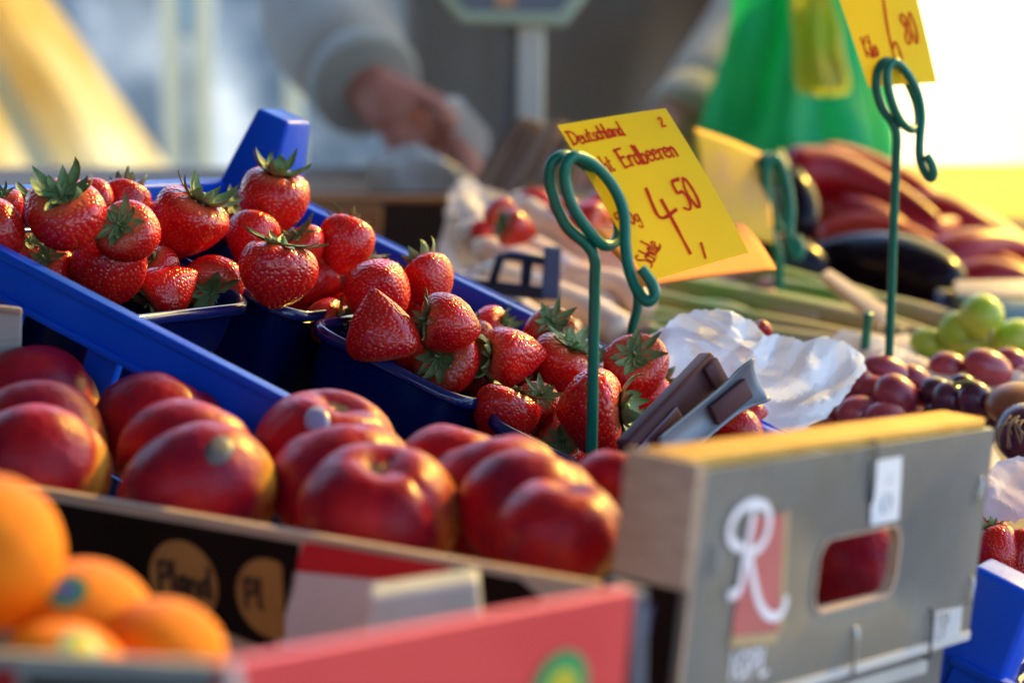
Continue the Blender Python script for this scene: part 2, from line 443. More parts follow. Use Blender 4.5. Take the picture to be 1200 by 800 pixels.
def calyx_mesh(seed, rise, n=9, ln=.5):
    g = random.Random(seed); b = MB()
    b.tube(catmull([(0, 0, .40), (.01, .0, .50), (.03 + g.uniform(-.05, .05), .02, .60)], 4), lambda t: .032 - .008 * t, 7)
    for k in range(n):
        a = 2 * math.pi * k / n + g.uniform(-.25, .25); L = ln * g.uniform(.6, 1.15); w = .058 * g.uniform(.75, 1.3)
        up = rise + g.uniform(-.5, .5); cu = g.uniform(-.6, 1.2); tw = g.uniform(-.5, .5)
        pts = []; x = .03; z = .462; ang = .12
        for s in range(8):
            pts.append((x, z, ang)); ang = .12 + up * (s / 6) + cu * (s / 6) ** 2 * .6
            x += math.cos(ang) * L / 7; z += math.sin(ang) * L / 7
        vs = []
        for s, (x, z, an) in enumerate(pts):
            t = s / 7; ww = w * (.35 + 1.1 * math.sin(min(1, t * 1.25 + .12) * math.pi * .62)) * (1 - t ** 2.6) + .002
            o = tw * t * .1
            for q, hz in ((-1, .035), (-.5, .012), (0, -.012), (.5, .012), (1, .035)):
                lx, ly, lz = x - math.sin(an) * hz * (1 - t), q * ww + o, z + math.cos(an) * hz * (1 - t * .5) + tw * q * t * .05
                vs.append((lx * math.cos(a) - ly * math.sin(a), lx * math.sin(a) + ly * math.cos(a), lz))
        b.add(vs, [(s * 5 + q, s * 5 + q + 1, s * 5 + q + 6, s * 5 + q + 5) for s in range(7) for q in range(4)])
    me = bpy.data.meshes.new('calyx'); me.from_pydata(b.v, [], b.f); me.update(); me.shade_smooth(); me.materials.append(m_calyx)
    return me
SB = [strawberry_mesh('cone', 1), strawberry_mesh('round', 2), strawberry_mesh('long', 3), strawberry_mesh('round', 4, .8, .10, .95),
      strawberry_mesh('cone', 5, .85, .05, 1.0), strawberry_mesh('round', 6, .92, .03, .88)]
CX = [calyx_mesh(1, .35, 11), calyx_mesh(2, .95, 11, .52), calyx_mesh(3, -.2, 10), calyx_mesh(4, 1.25, 10, .58)]
def strawberry(c, diam, axis, var, cal, roll, label, elong=1.0, group='ripe strawberries in the blue punnets'):
    """axis: from the tip towards the calyx (world); the fruit is built about its own centre"""
    o = bpy.data.objects.new('strawberry', SB[var]); COL.objects.link(o)
    z = axis.normalized(); q = Vector((0, 0, 1)).rotation_difference(z) @ Quaternion((0, 0, 1), roll)
    o.rotation_mode = 'QUATERNION'; o.rotation_quaternion = q; o.scale = (diam, diam, diam * elong); o.location = c - z * (.075 * diam * elong)
    tag(o, label, 'strawberry', group)
    if cal is not None:
        k = bpy.data.objects.new('calyx', CX[cal]); COL.objects.link(k); k.parent = o; k.scale = (1.06, 1.06, 1)
    return o
# px, py, width px, calyx axis (right, up, away), mesh, calyx, height over the rim, elong, label
ST = [
 (76, 256, 102, (.0, .72, -.62), 5, 1, .022, .98, 'large strawberry with its wide green calyx standing up, front punnet at the left'),
 (-6, 268, 70, (-.5, .3, -.8), 1, 0, .012, 1, 'strawberry cut by the left photo edge behind the blue rim'),
 (8, 243, 46, (-.2, 0.60, -0.35), 0, 0, .004, 1, 'small strawberry half hidden at the far left edge, above the cut one'),
 (146, 239, 60, (.1, .85, .5), 0, 1, .004, 1, 'dark seedy strawberry behind the front punnet, withered sepals on top'),
 (150, 273, 76, (-.22, .32, -.9), 1, 0, .024, 1, 'strawberry with a small green star of sepals facing the viewer, above a rounded one'),
 (128, 312, 90, (-.7, -.35, .5), 1, None, .006, 1, 'rounded strawberry resting on the near blue crate rim, no sepals in view'),
 (60, 318, 62, (-.2, .5, -.6), 1, 0, -.012, 1, 'strawberry low behind the near rim under the largest one'),
 (221, 262, 92, (.45, .78, -.25), 0, 3, .018, 1, 'plump strawberry with upright sepals alone between the two left heaps'),
 (186, 314, 52, (-.4, 0.45, -0.45), 1, 1, -.004, 1, 'small strawberry tucked between the rounded one and the dark gap'),
 (196, 342, 72, (-.75, -.5, -.2), 0, 2, -.008, 1, 'low strawberry lying along the punnet lip, its tip pointing right'),
 (250, 333, 76, (.08, -.42, -.9), 1, 0, -.003, .95, 'strawberry at the punnet corner with its green calyx facing straight out'),
 (322, 231, 84, (.22, .8, -.3), 1, 3, .030, .98, 'topmost strawberry in front of the tall blue crate post'),
 (268, 256, 56, (.3, .7, -.5), 1, 2, .006, 1, 'strawberry half hidden behind the plump one and the tall conical one'),
 (296, 275, 70, (.15, .9, .3), 2, None, .014, 1, 'tall conical strawberry below the topmost one'),
 (324, 318, 96, (.2, .88, -.1), 3, 2, .020, .95, 'widest strawberry, broad and glossy, with a flat open calyx'),
 (358, 292, 60, (-.4, .7, -.4), 4, 2, .014, 1, 'strawberry behind the widest one with sunlit edge'),
 (372, 331, 52, (.3, .8, .4), 0, None, .000, 1, 'narrow strawberry wedged against the right of the widest one'),
 (399, 336, 44, (-.3, 0.70, -0.55), 1, 2, -.004, 1, 'small strawberry in the gap above the punnet corner'),
 (405, 283, 68, (.3, .85, .5), 1, 0, .022, 1, 'round pale seedy strawberry against the far rim, right of the blue post'),
 (434, 320, 56, (.0, .8, -.3), 1, 2, .010, .9, 'strawberry with a flattened calyx behind the middle heap'),
 (444, 342, 82, (-.4, -.4, .8), 1, None, .016, 1, 'smooth topped strawberry behind the big upright conical one'),
 (383, 377, 62, (.85, .15, -.35), 2, 1, -.008, .9, 'small bright strawberry in the left corner of the middle punnet'),
 (448, 388, 88, (.12, -.92, .2), 0, None, .010, 1.0, 'big conical strawberry standing tip up in the middle punnet'),
 (505, 331, 74, (-.45, .8, .35), 4, 1, .022, 1, 'heart shaped strawberry at the far rim of the middle punnet'),
 (521, 378, 72, (-.75, .12, -.3), 1, 2, .020, 1, 'strawberry with brownish dry sepals hanging at its lower left'),
 (525, 425, 84, (-.35, .22, -.85), 0, 0, .002, .95, 'strawberry by the middle punnet lip with yellow green calyx facing out'),
 (574, 387, 58, (.75, .2, -.35), 1, 1, .008, 1, 'small strawberry at the far rim with ragged sepals on its right'),
 (600, 418, 84, (-.85, .05, -.3), 4, 1, .008, 1, 'orange red strawberry lying on its side beside the middle punnet'),
 (646, 392, 66, (.05, .55, -.7), 1, 0, .020, 1, 'strawberry with broad green calyx on top, left of the green wire'),
 (660, 428, 84, (.45, .75, -.35), 0, 0, .010, .95, 'strawberry whose feathery calyx touches the green wire stem'),
 (592, 481, 82, (.35, .85, .1), 1, 2, -.004, .85, 'strawberry with sky lit highlights right behind the red nectarines'),
 (630, 473, 54, (.2, .5, -.7), 1, 0, .002, 1, 'little strawberry peeping out over its highlighted neighbour'),
 (692, 482, 110, (.93, .05, -.15), 5, 1, .008, .92, 'very large strawberry crossed by the green wire stem'),
 (656, 523, 66, (.1, .3, -.85), 1, 0, -.016, 1, 'lowest strawberry, half sunk behind the nectarines'),
 (746, 428, 78, (-.12, .45, -.8), 1, 0, .020, .9, 'strawberry with large grey green sepals over it, before the white paper'),
 (758, 456, 62, (.65, .6, .2), 1, 1, .010, 1, 'strawberry directly left of the brown tongs'),
 (735, 500, 50, (.5, .4, -.6), 1, 0, -.006, 1, 'strawberry partly hidden under the handle of the tongs'),
 (863, 503, 56, (-.5, .5, .3), 1, None, .006, 1, 'strawberry right of the tongs above the crate edge'),
 (876, 491, 46, (.2, .6, .6), 0, None, .006, 1, 'strawberry behind the one right of the tongs'),
 (810, 490, 60, (.1, 0.45, -0.35), 1, 0, -.002, 1, 'strawberry hidden behind the metal half of the tongs'),
 (560, 440, 54, (-.2, .3, .4), 1, 2, -.008, 1, 'strawberry deep in the gap right of the middle punnet lip'),
 (540, 396, 50, (-.1, 0.60, -0.45), 1, 1, .000, 1, 'strawberry buried behind the yellow green calyx'),
 (620, 446, 60, (.3, .3, .7), 1, None, -.010, 1, 'strawberry buried below the orange red one'),
 (700, 440, 60, (.2, 0.60, -0.55), 1, 2, .000, 1, 'strawberry behind the green wire stem'),
 (410, 372, 60, (.2, .6, .6), 1, None, -.012, 1, 'strawberry buried beside the big conical one'),
 (474, 356, 56, (.2, 0.60, -0.35), 1, 0, -.004, 1, 'strawberry buried in the middle heap'),
 (100, 290, 60, (.2, 0.60, -0.35), 1, 0, -.006, 1, 'strawberry buried in the shade under the largest one'),
 (30, 300, 60, (.2, 0.60, -0.35), 1, 0, -.010, 1, 'strawberry in the shade beside the cut one'),
 (186, 262, 50, (-.3, .6, .6), 0, None, .000, 1, 'strawberry behind the one with a small green star of sepals'),
 (108, 232, 50, (-.3, .7, .5), 1, None, .006, 1, 'strawberry just right of and behind the largest upright calyx'),
 (34, 246, 52, (.1, 0.70, -0.45), 0, 1, .004, 1, 'strawberry between the far left ones and the largest berry'),
 (290, 246, 50, (.2, .6, .6), 1, None, .006, 1, 'strawberry just under the topmost one, mostly hidden'),
 (385, 310, 52, (.3, 0.50, -0.45), 0, 1, .002, 1, 'strawberry between the widest and the pale seedy one'),
 (300, 345, 44, (.1, .5, .6), 1, None, -.014, 1, 'strawberry at the foot of the widest one'),
 (486, 420, 58, (.3, 0.45, -0.35), 0, 0, -.010, 1, 'strawberry deep between the upright one and the yellow green calyx'),
 (556, 402, 52, (-.2, 0.45, -0.35), 0, 0, .002, 1, 'strawberry above the orange red one, in the heap'),
 (618, 506, 60, (.3, 0.50, -0.35), 1, 0, -.018, 1, 'strawberry sunk low in front of the little peeping one'),
 (716, 452, 58, (.3, 0.60, -0.35), 0, 0, .000, 1, 'strawberry between the wire stem and the large grey green sepals'),
 (784, 470, 52, (.5, 0.50, -0.35), 1, 0, .002, 1, 'strawberry behind the upper end of the tongs'),
 (300, 300, 50, (-.3, .6, -.3), 1, 0, -.006, 1, 'strawberry squeezed left of the widest one'),
 (352, 346, 46, (.3, .5, -.4), 1, 0, -.012, 1, 'strawberry low at the right foot of the widest one'),
 (425, 352, 54, (.2, .6, -.3), 0, 1, -.004, 1, 'strawberry between the small bright one and the smooth topped one'),
 (482, 352, 56, (-.2, .7, -.3), 1, 0, .004, 1, 'strawberry peeking out under the heart shaped one'),
 (556, 416, 52, (.2, .6, -.4), 1, 1, -.006, 1, 'strawberry squeezed left of the orange red one'),
 (640, 446, 52, (-.3, .5, -.4), 0, 0, -.006, 1, 'strawberry below the feathery calyx, left of the wire'),
 (118, 268, 54, (.2, .7, -.2), 1, 1, .006, 1, 'strawberry right of the largest berry, below its calyx'),
 (838, 500, 54, (.1, 0.50, -0.45), 1, 1, -.004, 1, 'strawberry between the tongs and the right pair'),
]
fr_ = []
for (x, y, w, ax, var, cal, h, el, lab) in ST:
    c = on_plane(x, y, h - .010); d = (c - CAM).dot(FW)
    fr_.append([x, y, d, w / F * .5, d])
# keep neighbours from sinking into each other: slide them apart along the line of sight
for it in range(90):
    for i in range(len(fr_)):
        for j in range(i):
            a, b = fr_[i], fr_[j]
            ra, rb = a[3] * a[2], b[3] * b[2]
            dd = (P(a[0], a[1], a[2]) - P(b[0], b[1], b[2])).length; need = (ra + rb) * .86
            if dd < need:
                s = .0012 if a[2] > b[2] else -.0012
                a[2] = min(max(a[2] + s, a[4] - .010), a[4] + .030); b[2] = min(max(b[2] - s, b[4] - .010), b[4] + .030)
for (x, y, d, k, _), (_, _, w, ax, var, cal, h, el, lab) in zip(fr_, ST):
    strawberry(P(x, y, d), w / F * d * .97, D3(*ax), var, cal, rnd.uniform(0, 6.28), lab, el * .90)
# ------------------------------------------------------------------ foreground: tomato crate, citrus box, right crate
def hit(px, py, O, N):
    r = P(px, py, 1.0) - CAM
    return CAM + r * ((O - CAM).dot(N) / r.dot(N))
Z = Vector((0, 0, 1))
m_kraft = mat('kraft_card', (.44, .30, .21), .75, (.52, .37, .27), 60, bump=.25, bscale=300, spec=.25, stretch=(1, 1, 4))
m_kraftdark = mat('brown_card', (.16, .08, .045), .7, (.20, .10, .06), 40, bump=.2, bscale=250, spec=.25)
m_black = mat('black_print', (.007, .002, .002), .6, (.011, .004, .004), 30, bump=.05, bscale=200, spec=.12)
m_gold = mat('gold_print', (.42, .19, .05), .5, (.36, .15, .04), 40, spec=.4)
m_redprint = mat('red_print', (.62, .01, .03), .45, (.56, .008, .025), 25, spec=.4)
m_whiteprint = mat('white_print', (.72, .62, .66), .5, (.66, .57, .6), 25, spec=.4)
m_silver = mat('silver_print', (.150, .166, .172), .36, (.132, .140, .134), 26, bump=.06, bscale=160, spec=.5, metal=.2, rvar=.1)
m_paperwhite = mat('label_paper', (.74, .74, .77), .55, (.68, .69, .72), 60)
m_ink = mat('grey_ink', (.35, .36, .4), .6)
m_inkdark = mat('dark_brown_ink', (.05, .02, .008), .6)
m_logo_white = mat('logo_white', (.8, .78, .84), .45)
m_logo_red = mat('logo_red', (.50, .13, .13), .5, (.44, .10, .10), 40)
m_logo_gold = mat('logo_gold', (.42, .30, .16), .5)
m_staple = mat('staple_steel', (.55, .57, .6), .28, metal=.9)
m_slot = mat('slot_shadow_card', (.05, .05, .055), .7)
m_grey = mat('grey_card', (.42, .40, .36), .7, (.5, .47, .42), 30, bump=.2, bscale=200)

K = P(822, 552, .82); E_ = P(1166, 502, 1.0)
PD = (E_ - K).normalized(); PL = (E_ - K).length
PZ = (Z - PD * Z.dot(PD)).normalized()
PN = PD.cross(PZ); PN = PN if PN.dot(CAM - K) > 0 else -PN      # panel faces the viewer
PH = .083
tc_ = thing('fruit_crate', 'printed cardboard crate of nectarines with a silver end panel, hand hole and cursive letter logo', 'crate', K - Z * .09 + PD * .1 - PN * .05)
def pst(px, py):
    h = hit(px, py, K, PN) - K
    return h.dot(PD), -h.dot(PZ)
def pq(s, t, n=0.0): return K + PD * s - PZ * t + PN * n
# silver panel with its hand hole
hs0, ht0 = pst(960, 641); hs1, ht1 = pst(1049, 682)
cs, ct, hx, hy = (hs0 + hs1) / 2, (ht0 + ht1) / 2 + .001, (hs1 - hs0) / 2, abs(ht1 - ht0) / 2 + .0035
inner = rrect(cs, ct, hx, hy, hy * .62, 6)
outer = []
for x, y in inner:
    dx, dy = x - cs, y - ct
    k = min(((PL - cs) if dx > 0 else cs) / max(abs(dx), 1e-6), ((PH - ct) if dy > 0 else ct) / max(abs(dy), 1e-6))
    outer.append((cs + dx * k, ct + dy * k))
# pull the nearest points of the outer ring into the four corners
for cx, cy in ((0, 0), (PL, 0), (PL, PH), (0, PH)):
    i = min(range(len(outer)), key=lambda i: (outer[i][0] - cx) ** 2 + (outer[i][1] - cy) ** 2); outer[i] = (cx, cy)
T = -.004
MB().loft([[pq(x, y) for x, y in outer], [pq(x, y) for x, y in inner], [pq(x, y, T) for x, y in inner], [pq(x, y, T) for x, y in outer], [pq(x, y) for x, y in outer]], True, False, False).build('end_panel', m_silver, tc_, bevel=.0005, auto=30)
MB().loft([[pq(cs + (x - cs) * 1.0, ct + (y - ct) * 1.0, -.0041) for x, y in inner], [pq(cs + (x - cs) * .975, ct + (y - ct) * .965, -.0041) for x, y in inner],
           [pq(cs + (x - cs) * .975, ct + (y - ct) * .965, .0004) for x, y in inner], [pq(cs + (x - cs) * 1.02, ct + (y - ct) * 1.03, .0004) for x, y in inner]], True, False, False).build('hand_hole_edge', m_kraft, tc_)
# folded top beam (hollow), its cut end towards the left
BD = -PN * .019
bm_ = MB(); a, b = pq(.0, 0, -.0042), pq(PL, 0, -.0042)
bm_.slab(a + PZ * .0035, b + PZ * .0035, b + PZ * .0035 + BD, a + PZ * .0035 + BD, -PZ * .0038)
bm_.build('top_flange', mat('sunlit_card', (.60, .32, .06), .8, (.66, .38, .09), 50, bump=.25, bscale=300, spec=.15), tc_, bevel=.001, auto=35)  # saturated orange in the colour stands for sunlight on the kraft
eb = MB(); eb.slab(pq(-.0032, -.0028, .0005), pq(-.0032, -.0028, -.0275), pq(-.0032, .039, -.0275), pq(-.0032, .039, .0005), PD * .003)
eb.build('corner_tab', m_kraft, tc_, bevel=.0008, auto=35)
fl = MB(); fl.slab(pq(0, .0005, .0004), pq(0, .0005, .0004) - PZ * PH, pq(.0016, 0, .0004) - PZ * PH, pq(.0016, 0, .0004), PN * .0003)
fl.build('worn_edge', m_kraft, tc_)
bk = MB(); bk.slab(pq(-.001, .0395, -.003), pq(-.001, .0395, -.032), pq(-.001, .13, -.032), pq(-.001, .13, -.003), PD * .003)
bk.build('side_print', m_black, tc_)
st = MB()
for (y0, y1, x) in ((.045, .060, -.011), (.066, .082, -.013), (.05, .078, -.024)):
    st.slab(pq(-.0014, y0, x), pq(-.0014, y0 + .004, x - .003), pq(-.0014, y1, x - .005), pq(-.0014, y1 - .004, x - .001), PD * .0003)
st.build('side_reflection', mat('blue_reflection', (.05, .09, .22), .4), tc_)  # blue streaks painted for reflections on the black side
def decal(name, pts, m, off=.0006):
    q = [pq(*pst(x, y)) + PN * off for x, y in pts]
    MB().prism(q, PN * .00025).build(name, m, tc_)
zc = lambda x, y: (820 + x / 3.336, 560 + y / 3.336)
decal('logo_field', [zc(185, 150), zc(325, 140), zc(318, 400), zc(300, 595), zc(118, 612), zc(150, 380)], m_logo_red, .0005)
decal('logo_border', [zc(325, 128), zc(342, 126), zc(318, 590), zc(300, 598)], m_logo_gold)
decal('logo_band', [zc(118, 618), zc(302, 598), zc(292, 640), zc(108, 660)], m_logo_gold)
lb = MB()
for pl in ([(160, 275), (118, 250), (106, 205), (125, 150), (165, 108), (210, 95), (250, 112), (262, 165), (248, 230), (215, 275), (180, 288)],
           [(205, 108), (190, 190), (165, 330), (148, 420), (130, 448), (100, 455)], [(182, 285), (196, 370), (218, 470), (248, 525), (285, 538), (315, 515), (330, 455)]):
    q = catmull([pq(*pst(*zc(x, y))) + PN * .0011 for x, y in pl], 8); n = len(q)
    lw = .00165; A = []; B = []
    for i in range(n):
        t = (q[min(i + 1, n - 1)] - q[max(i - 1, 0)]).normalized(); sdv = PN.cross(t) * lw * (1.0 if 1 < i < n - 2 else .7)
        A.append(q[i] + sdv); B.append(q[i] - sdv)
    lb.add(A + B, [(i, i + 1, n + i + 1, n + i) for i in range(n - 1)])
lb.build('logo_letter', m_logo_white, tc_)
tx = MB()
o = pq(*pst(853, 795)); ex = (pq(*pst(905, 785)) - o); write(tx, 'IGPL', o, ex * .42, PZ * .0085, PN, .0009, seed=3)
tx.build('logo_lettering', m_logo_white, tc_)
decal('label', [(1021, 540), (1055, 534), (1051, 608), (1018, 615)], m_paperwhite)
rg = MB(); c0 = pq(*pst(1036, 588)) + PN * .0011
rg.tube([c0 + (PD * math.cos(a) + PZ * math.sin(a)) * .0038 for a in [k * math.pi / 12 for k in range(24)]], .00022, 5, True)
stroke(rg, [[(-.6, 1.9), (.7, 1.95)], [(-.6, 2.5), (.5, 2.55)], [(-.4, 0), (.4, .1)]], c0, PD * .004, PZ * .004, PN, .0003)
rg.build('label_stamp', m_ink, tc_)
decal('print_block', [(1094, 716), (1126, 709), (1123, 744), (1091, 752)], mat('pale_print', (.5, .51, .53), .5))
t2 = MB(); o = pq(*pst(1096, 731)) + PN * .0006; write(t2, '1 2 0', o, PD * .0048, PZ * .0042, PN, .0004); o = pq(*pst(1095, 747)) + PN * .0006; write(t2, 'L 5', o, PD * .0048, PZ * .0042, PN, .0004)
t2.build('print_lettering', m_slot, tc_)
for (x0, y0, x1, y1, wd, m) in ((1023, 520, 1019, 585, 3.6, m_slot), (1148, 560, 1143, 585, 3.2, m_staple), (1138, 678, 1133, 704, 3.2, m_staple), (1001, 738, 996, 790, 4.5, m_staple), (1089, 716, 1086, 768, 3.4, m_slot), (838, 640, 834, 668, 4, m_ink)):
    a, b = pq(*pst(x0, y0)), pq(*pst(x1, y1))
    s_ = MB().tube(catmull([a - PN * .002, a + PN * .0012, b + PN * .0012, b - PN * .002], 4), wd * .00015, 6)
    s_.build('staple' if m is m_staple else 'slot', m, tc_, smooth=True)
MB().slab(pq(-.0005, PH - .0022, .0007), pq(PL, PH - .0022, .0007), pq(PL, PH + .0012, .0007), pq(-.0005, PH + .0012, .0007), -PN * .006).build('bottom_fold', mat('pale_fold', (.5, .5, .49), .6), tc_)
# long side, dark print over kraft
A0 = P(-70, 553, .995); B0 = P(750, 693, .838)
LX = (B0 - A0).normalized(); LZ = (Z - LX * Z.dot(LX)).normalized(); LN = LX.cross(LZ); LN = LN if LN.dot(CAM - B0) > 0 else -LN
LH = .085
MB().slab(A0, B0, B0 - LZ * LH, A0 - LZ * LH, -LN * .004).build('long_panel', m_kraft, tc_, bevel=.0006, auto=30)
def ldec(name, pts, m, off, th=.00025):
    MB().prism([hit(x, y, A0, LN) + LN * off for x, y in pts], LN * th).build(name, m, tc_)
ldec('dark_print', [(-60, 567), (352, 636), (347, 688), (318, 760), (238, 728), (60, 705), (-60, 690)], m_black, .0004)
ldec('red_label', [(358, 634), (528, 662), (524, 686), (345, 668)], m_redprint, .0004)
ldec('white_label', [(345, 669), (524, 687), (518, 765), (330, 760)], m_whiteprint, .0004)
ldec('dark_print', [(532, 664), (610, 678), (636, 700), (628, 712), (525, 716)], m_black, .0004)
def ldisc(px, py, r, nm, pl, clip=None):
    c = hit(px, py, A0, LN) + LN * .0008
    pts = [(r * math.cos(k * math.pi / 18), r * math.sin(k * math.pi / 18)) for k in range(36)]
    if clip: pts = [(min(x, clip), y) for x, y in pts]
    MB().prism([c + LX * x + LZ * y for x, y in pts], LN * .0003).build(nm, m_gold, tc_)
    t = MB(); write(t, pl, c - LX * r * .72 - LZ * r * .25 + LN * .0004, LX * r * .66, LZ * r * .62, LN, r * .085, seed=5)
    t.build('round_logo_lettering', m_inkdark, tc_)
ldisc(217, 680, .0158, 'round_logo', 'Pland')
ldisc(318, 700, .0150, 'round_logo', 'Pl', .006)
ff = A0 - LZ * LH
MB().prism([A0 - LZ * LH, B0 - LZ * LH, pq(0, PH + .01, -.01), pq(PL, PH, -.01), pq(PL * .6, PH, -.07), B0 - LZ * LH + (A0 - B0) * .55 - LN * .13, A0 - LZ * LH - LN * .10], -Z * .003).build('crate_floor', m_kraftdark, tc_)

# box that the crate stands on, bottom right
lo = thing('stacked_box', 'dark grey cardboard box edge under the silver crate end, at the bottom of the photo', 'box', pq(PL * .5, PH + .08))
MB().slab(pq(-.002, PH + .004, -.004), pq(PL - .012, PH + .004, -.004), pq(PL - .012, PH + .07, -.004), pq(-.002, PH + .07, -.004), -PN * .06).build('box_body', mat('dark_grey_card', (.10, .10, .095), .6, (.13, .125, .12), 20), lo, bevel=.001)
MB().slab(pq(.02, PH + .0055, -.003), pq(PL - .03, PH + .0055, -.003), pq(PL - .03, PH + .011, -.003), pq(.02, PH + .011, -.003), PN * .001).build('box_tape', m_grey, lo)

# ---- nectarines
def nect_mat():
    m = bpy.data.materials.new('nectarine_skin'); m.use_nodes = True
    nt = m.node_tree; N = nt.nodes; L = nt.links; b = N['Principled BSDF']
    b.inputs['Specular IOR Level'].default_value = .26; b.inputs['Coat Weight'].default_value = .0; b.inputs['Coat Roughness'].default_value = .1
    b.inputs['Subsurface Weight'].default_value = .05; b.inputs['Subsurface Scale'].default_value = .003
    tc = N.new('ShaderNodeTexCoord'); oi = N.new('ShaderNodeObjectInfo')
    mw = N.new('ShaderNodeMath'); mw.operation = 'MULTIPLY'; mw.inputs[1].default_value = 37; L.new(oi.outputs['Random'], mw.inputs[0])
    def noise_(scale, det, st, lo, hi, rough=.6):
        n = N.new('ShaderNodeTexNoise'); n.noise_dimensions = '4D'; n.inputs['Scale'].default_value = scale; n.inputs['Detail'].default_value = det; n.inputs['Roughness'].default_value = rough
        mp = N.new('ShaderNodeMapping'); mp.inputs['Scale'].default_value = st
        L.new(mw.outputs[0], n.inputs['W']); L.new(tc.outputs['Object'], mp.inputs['Vector']); L.new(mp.outputs['Vector'], n.inputs['Vector'])
        r = N.new('ShaderNodeMapRange'); r.inputs['From Min'].default_value = lo; r.inputs['From Max'].default_value = hi; L.new(n.outputs['Fac'], r.inputs['Value']); return r.outputs['Result']
    def mix(f, a, bc):
        x = N.new('ShaderNodeMix'); x.data_type = 'RGBA'
        if isinstance(a, tuple): x.inputs['A'].default_value = a
        else: L.new(a, x.inputs['A'])
        x.inputs['B'].default_value = bc; L.new(f, x.inputs['Factor']); return x.outputs['Result']
    c = mix(noise_(3.2, 6, (1, 1, .5), .34, .66), (.24, .002, .014, 1), (.44, .007, .011, 1))
    c = mix(noise_(2.2, 4, (1, 1, .8), .50, .70), c, (.16, .004, .030, 1))
    at = N.new('ShaderNodeAttribute'); at.attribute_name = 'blush'
    st = noise_(7, 6, (1, 1, .28), .36, .58, .75)
    mu = N.new('ShaderNodeMath'); mu.operation = 'MULTIPLY'; L.new(at.outputs['Fac'], mu.inputs[0]); L.new(st, mu.inputs[1])
    c = mix(mu.outputs[0], c, (.68, .34, .035, 1))
    L.new(c, b.inputs['Base Color'])
    n2 = N.new('ShaderNodeTexNoise'); n2.inputs['Scale'].default_value = 6; n2.inputs['Detail'].default_value = 6; L.new(tc.outputs['Object'], n2.inputs['Vector'])
    r2 = N.new('ShaderNodeMapRange'); r2.inputs['From Min'].default_value = .3; r2.inputs['From Max'].default_value = .7; r2.inputs['To Min'].default_value = .24; r2.inputs['To Max'].default_value = .50; L.new(n2.outputs['Fac'], r2.inputs['Value']); L.new(r2.outputs['Result'], b.inputs['Roughness'])
    bp = N.new('ShaderNodeBump'); bp.inputs['Strength'].default_value = .12; bp.inputs['Distance'].default_value = .02; L.new(n2.outputs['Fac'], bp.inputs['Height']); L.new(bp.outputs['Normal'], b.inputs['Normal'])
    return m
m_tom = nect_mat(); m_scar = mat('stem_hollow', (.035, .012, .008), .9, (.06, .026, .016), 40, bump=.6, bscale=90)
m_stick = mat('lilac_sticker', (.30, .27, .40), .35); m_stickg = mat('grey_sticker', (.085, .078, .075), .5, (.12, .105, .10), 3)
def nect_mesh(seed, oblate):
    g = random.Random(seed); so = Vector((seed * 2.3, 0, 0))
    NU, NV = 84, 48; vs = []; sh = []; sut = g.uniform(-1.2, -.4)
    for j in range(NV + 1):
        th = math.pi * j / NV
        for i in range(NU):
            ph = 2 * math.pi * i / NU; st = math.sin(th)
            da = abs((ph - sut + math.pi) % (2 * math.pi) - math.pi)
            k = 1 - .050 * math.exp(-(da / .16) ** 2) * st - .03 * math.exp(-(da / .6) ** 2) * st + .045 * noise.noise(Vector((math.cos(ph), math.sin(ph), th)) + so)
            hol = math.exp(-(math.hypot(th * math.cos(ph), th * math.sin(ph) * .7) / .30) ** 2)
            z = math.cos(th) * oblate * .5 * k - .13 * hol
            vs.append((.5 * st * k * math.cos(ph), .5 * st * k * math.sin(ph) * .97, z))
            d = st * math.cos(ph - .25) * .9 + .25 * (-math.cos(th))
            sh.append(max(0, min(1, (d - .14 + .45 * noise.noise(Vector((math.cos(ph) * 1.6, math.sin(ph) * 1.6, th * 1.2)) + so)) / .4)))
    fs = [(j * NU + i, (j + 1) * NU + i, (j + 1) * NU + (i + 1) % NU, j * NU + (i + 1) % NU) for j in range(NV) for i in range(NU)]
    me = bpy.data.meshes.new('nectarine'); me.from_pydata(vs, [], fs); me.update(); me.shade_smooth(); me.materials.append(m_tom)
    at_ = me.attributes.new('blush', 'FLOAT', 'POINT'); at_.data.foreach_set('value', sh)
    return me
NOB = (.92, .88, .96)
TM = [nect_mesh(1, NOB[0]), nect_mesh(2, NOB[1]), nect_mesh(3, NOB[2]), nect_mesh(4, NOB[0])]
def scar_mesh(seed):
    b = MB(); n = 20; rings = []
    for rr, zz in ((.0, .0), (.03, .001), (.055, .006), (.075, .010)):
        rings.append([Vector((rr * math.cos(a) * 1.1, rr * math.sin(a) * (1 + .25 * noise.noise(Vector((math.cos(a) * 2, math.sin(a) * 2, seed)))), zz)) for a in [2 * math.pi * k / n for k in range(n)]])
    b.loft(rings, True, False, False)
    me = bpy.data.meshes.new('stem_hollow'); me.from_pydata(b.v, [], b.f); me.update(); me.shade_smooth(); me.materials.append(m_scar)
    return me
SM = [scar_mesh(1), scar_mesh(5)]
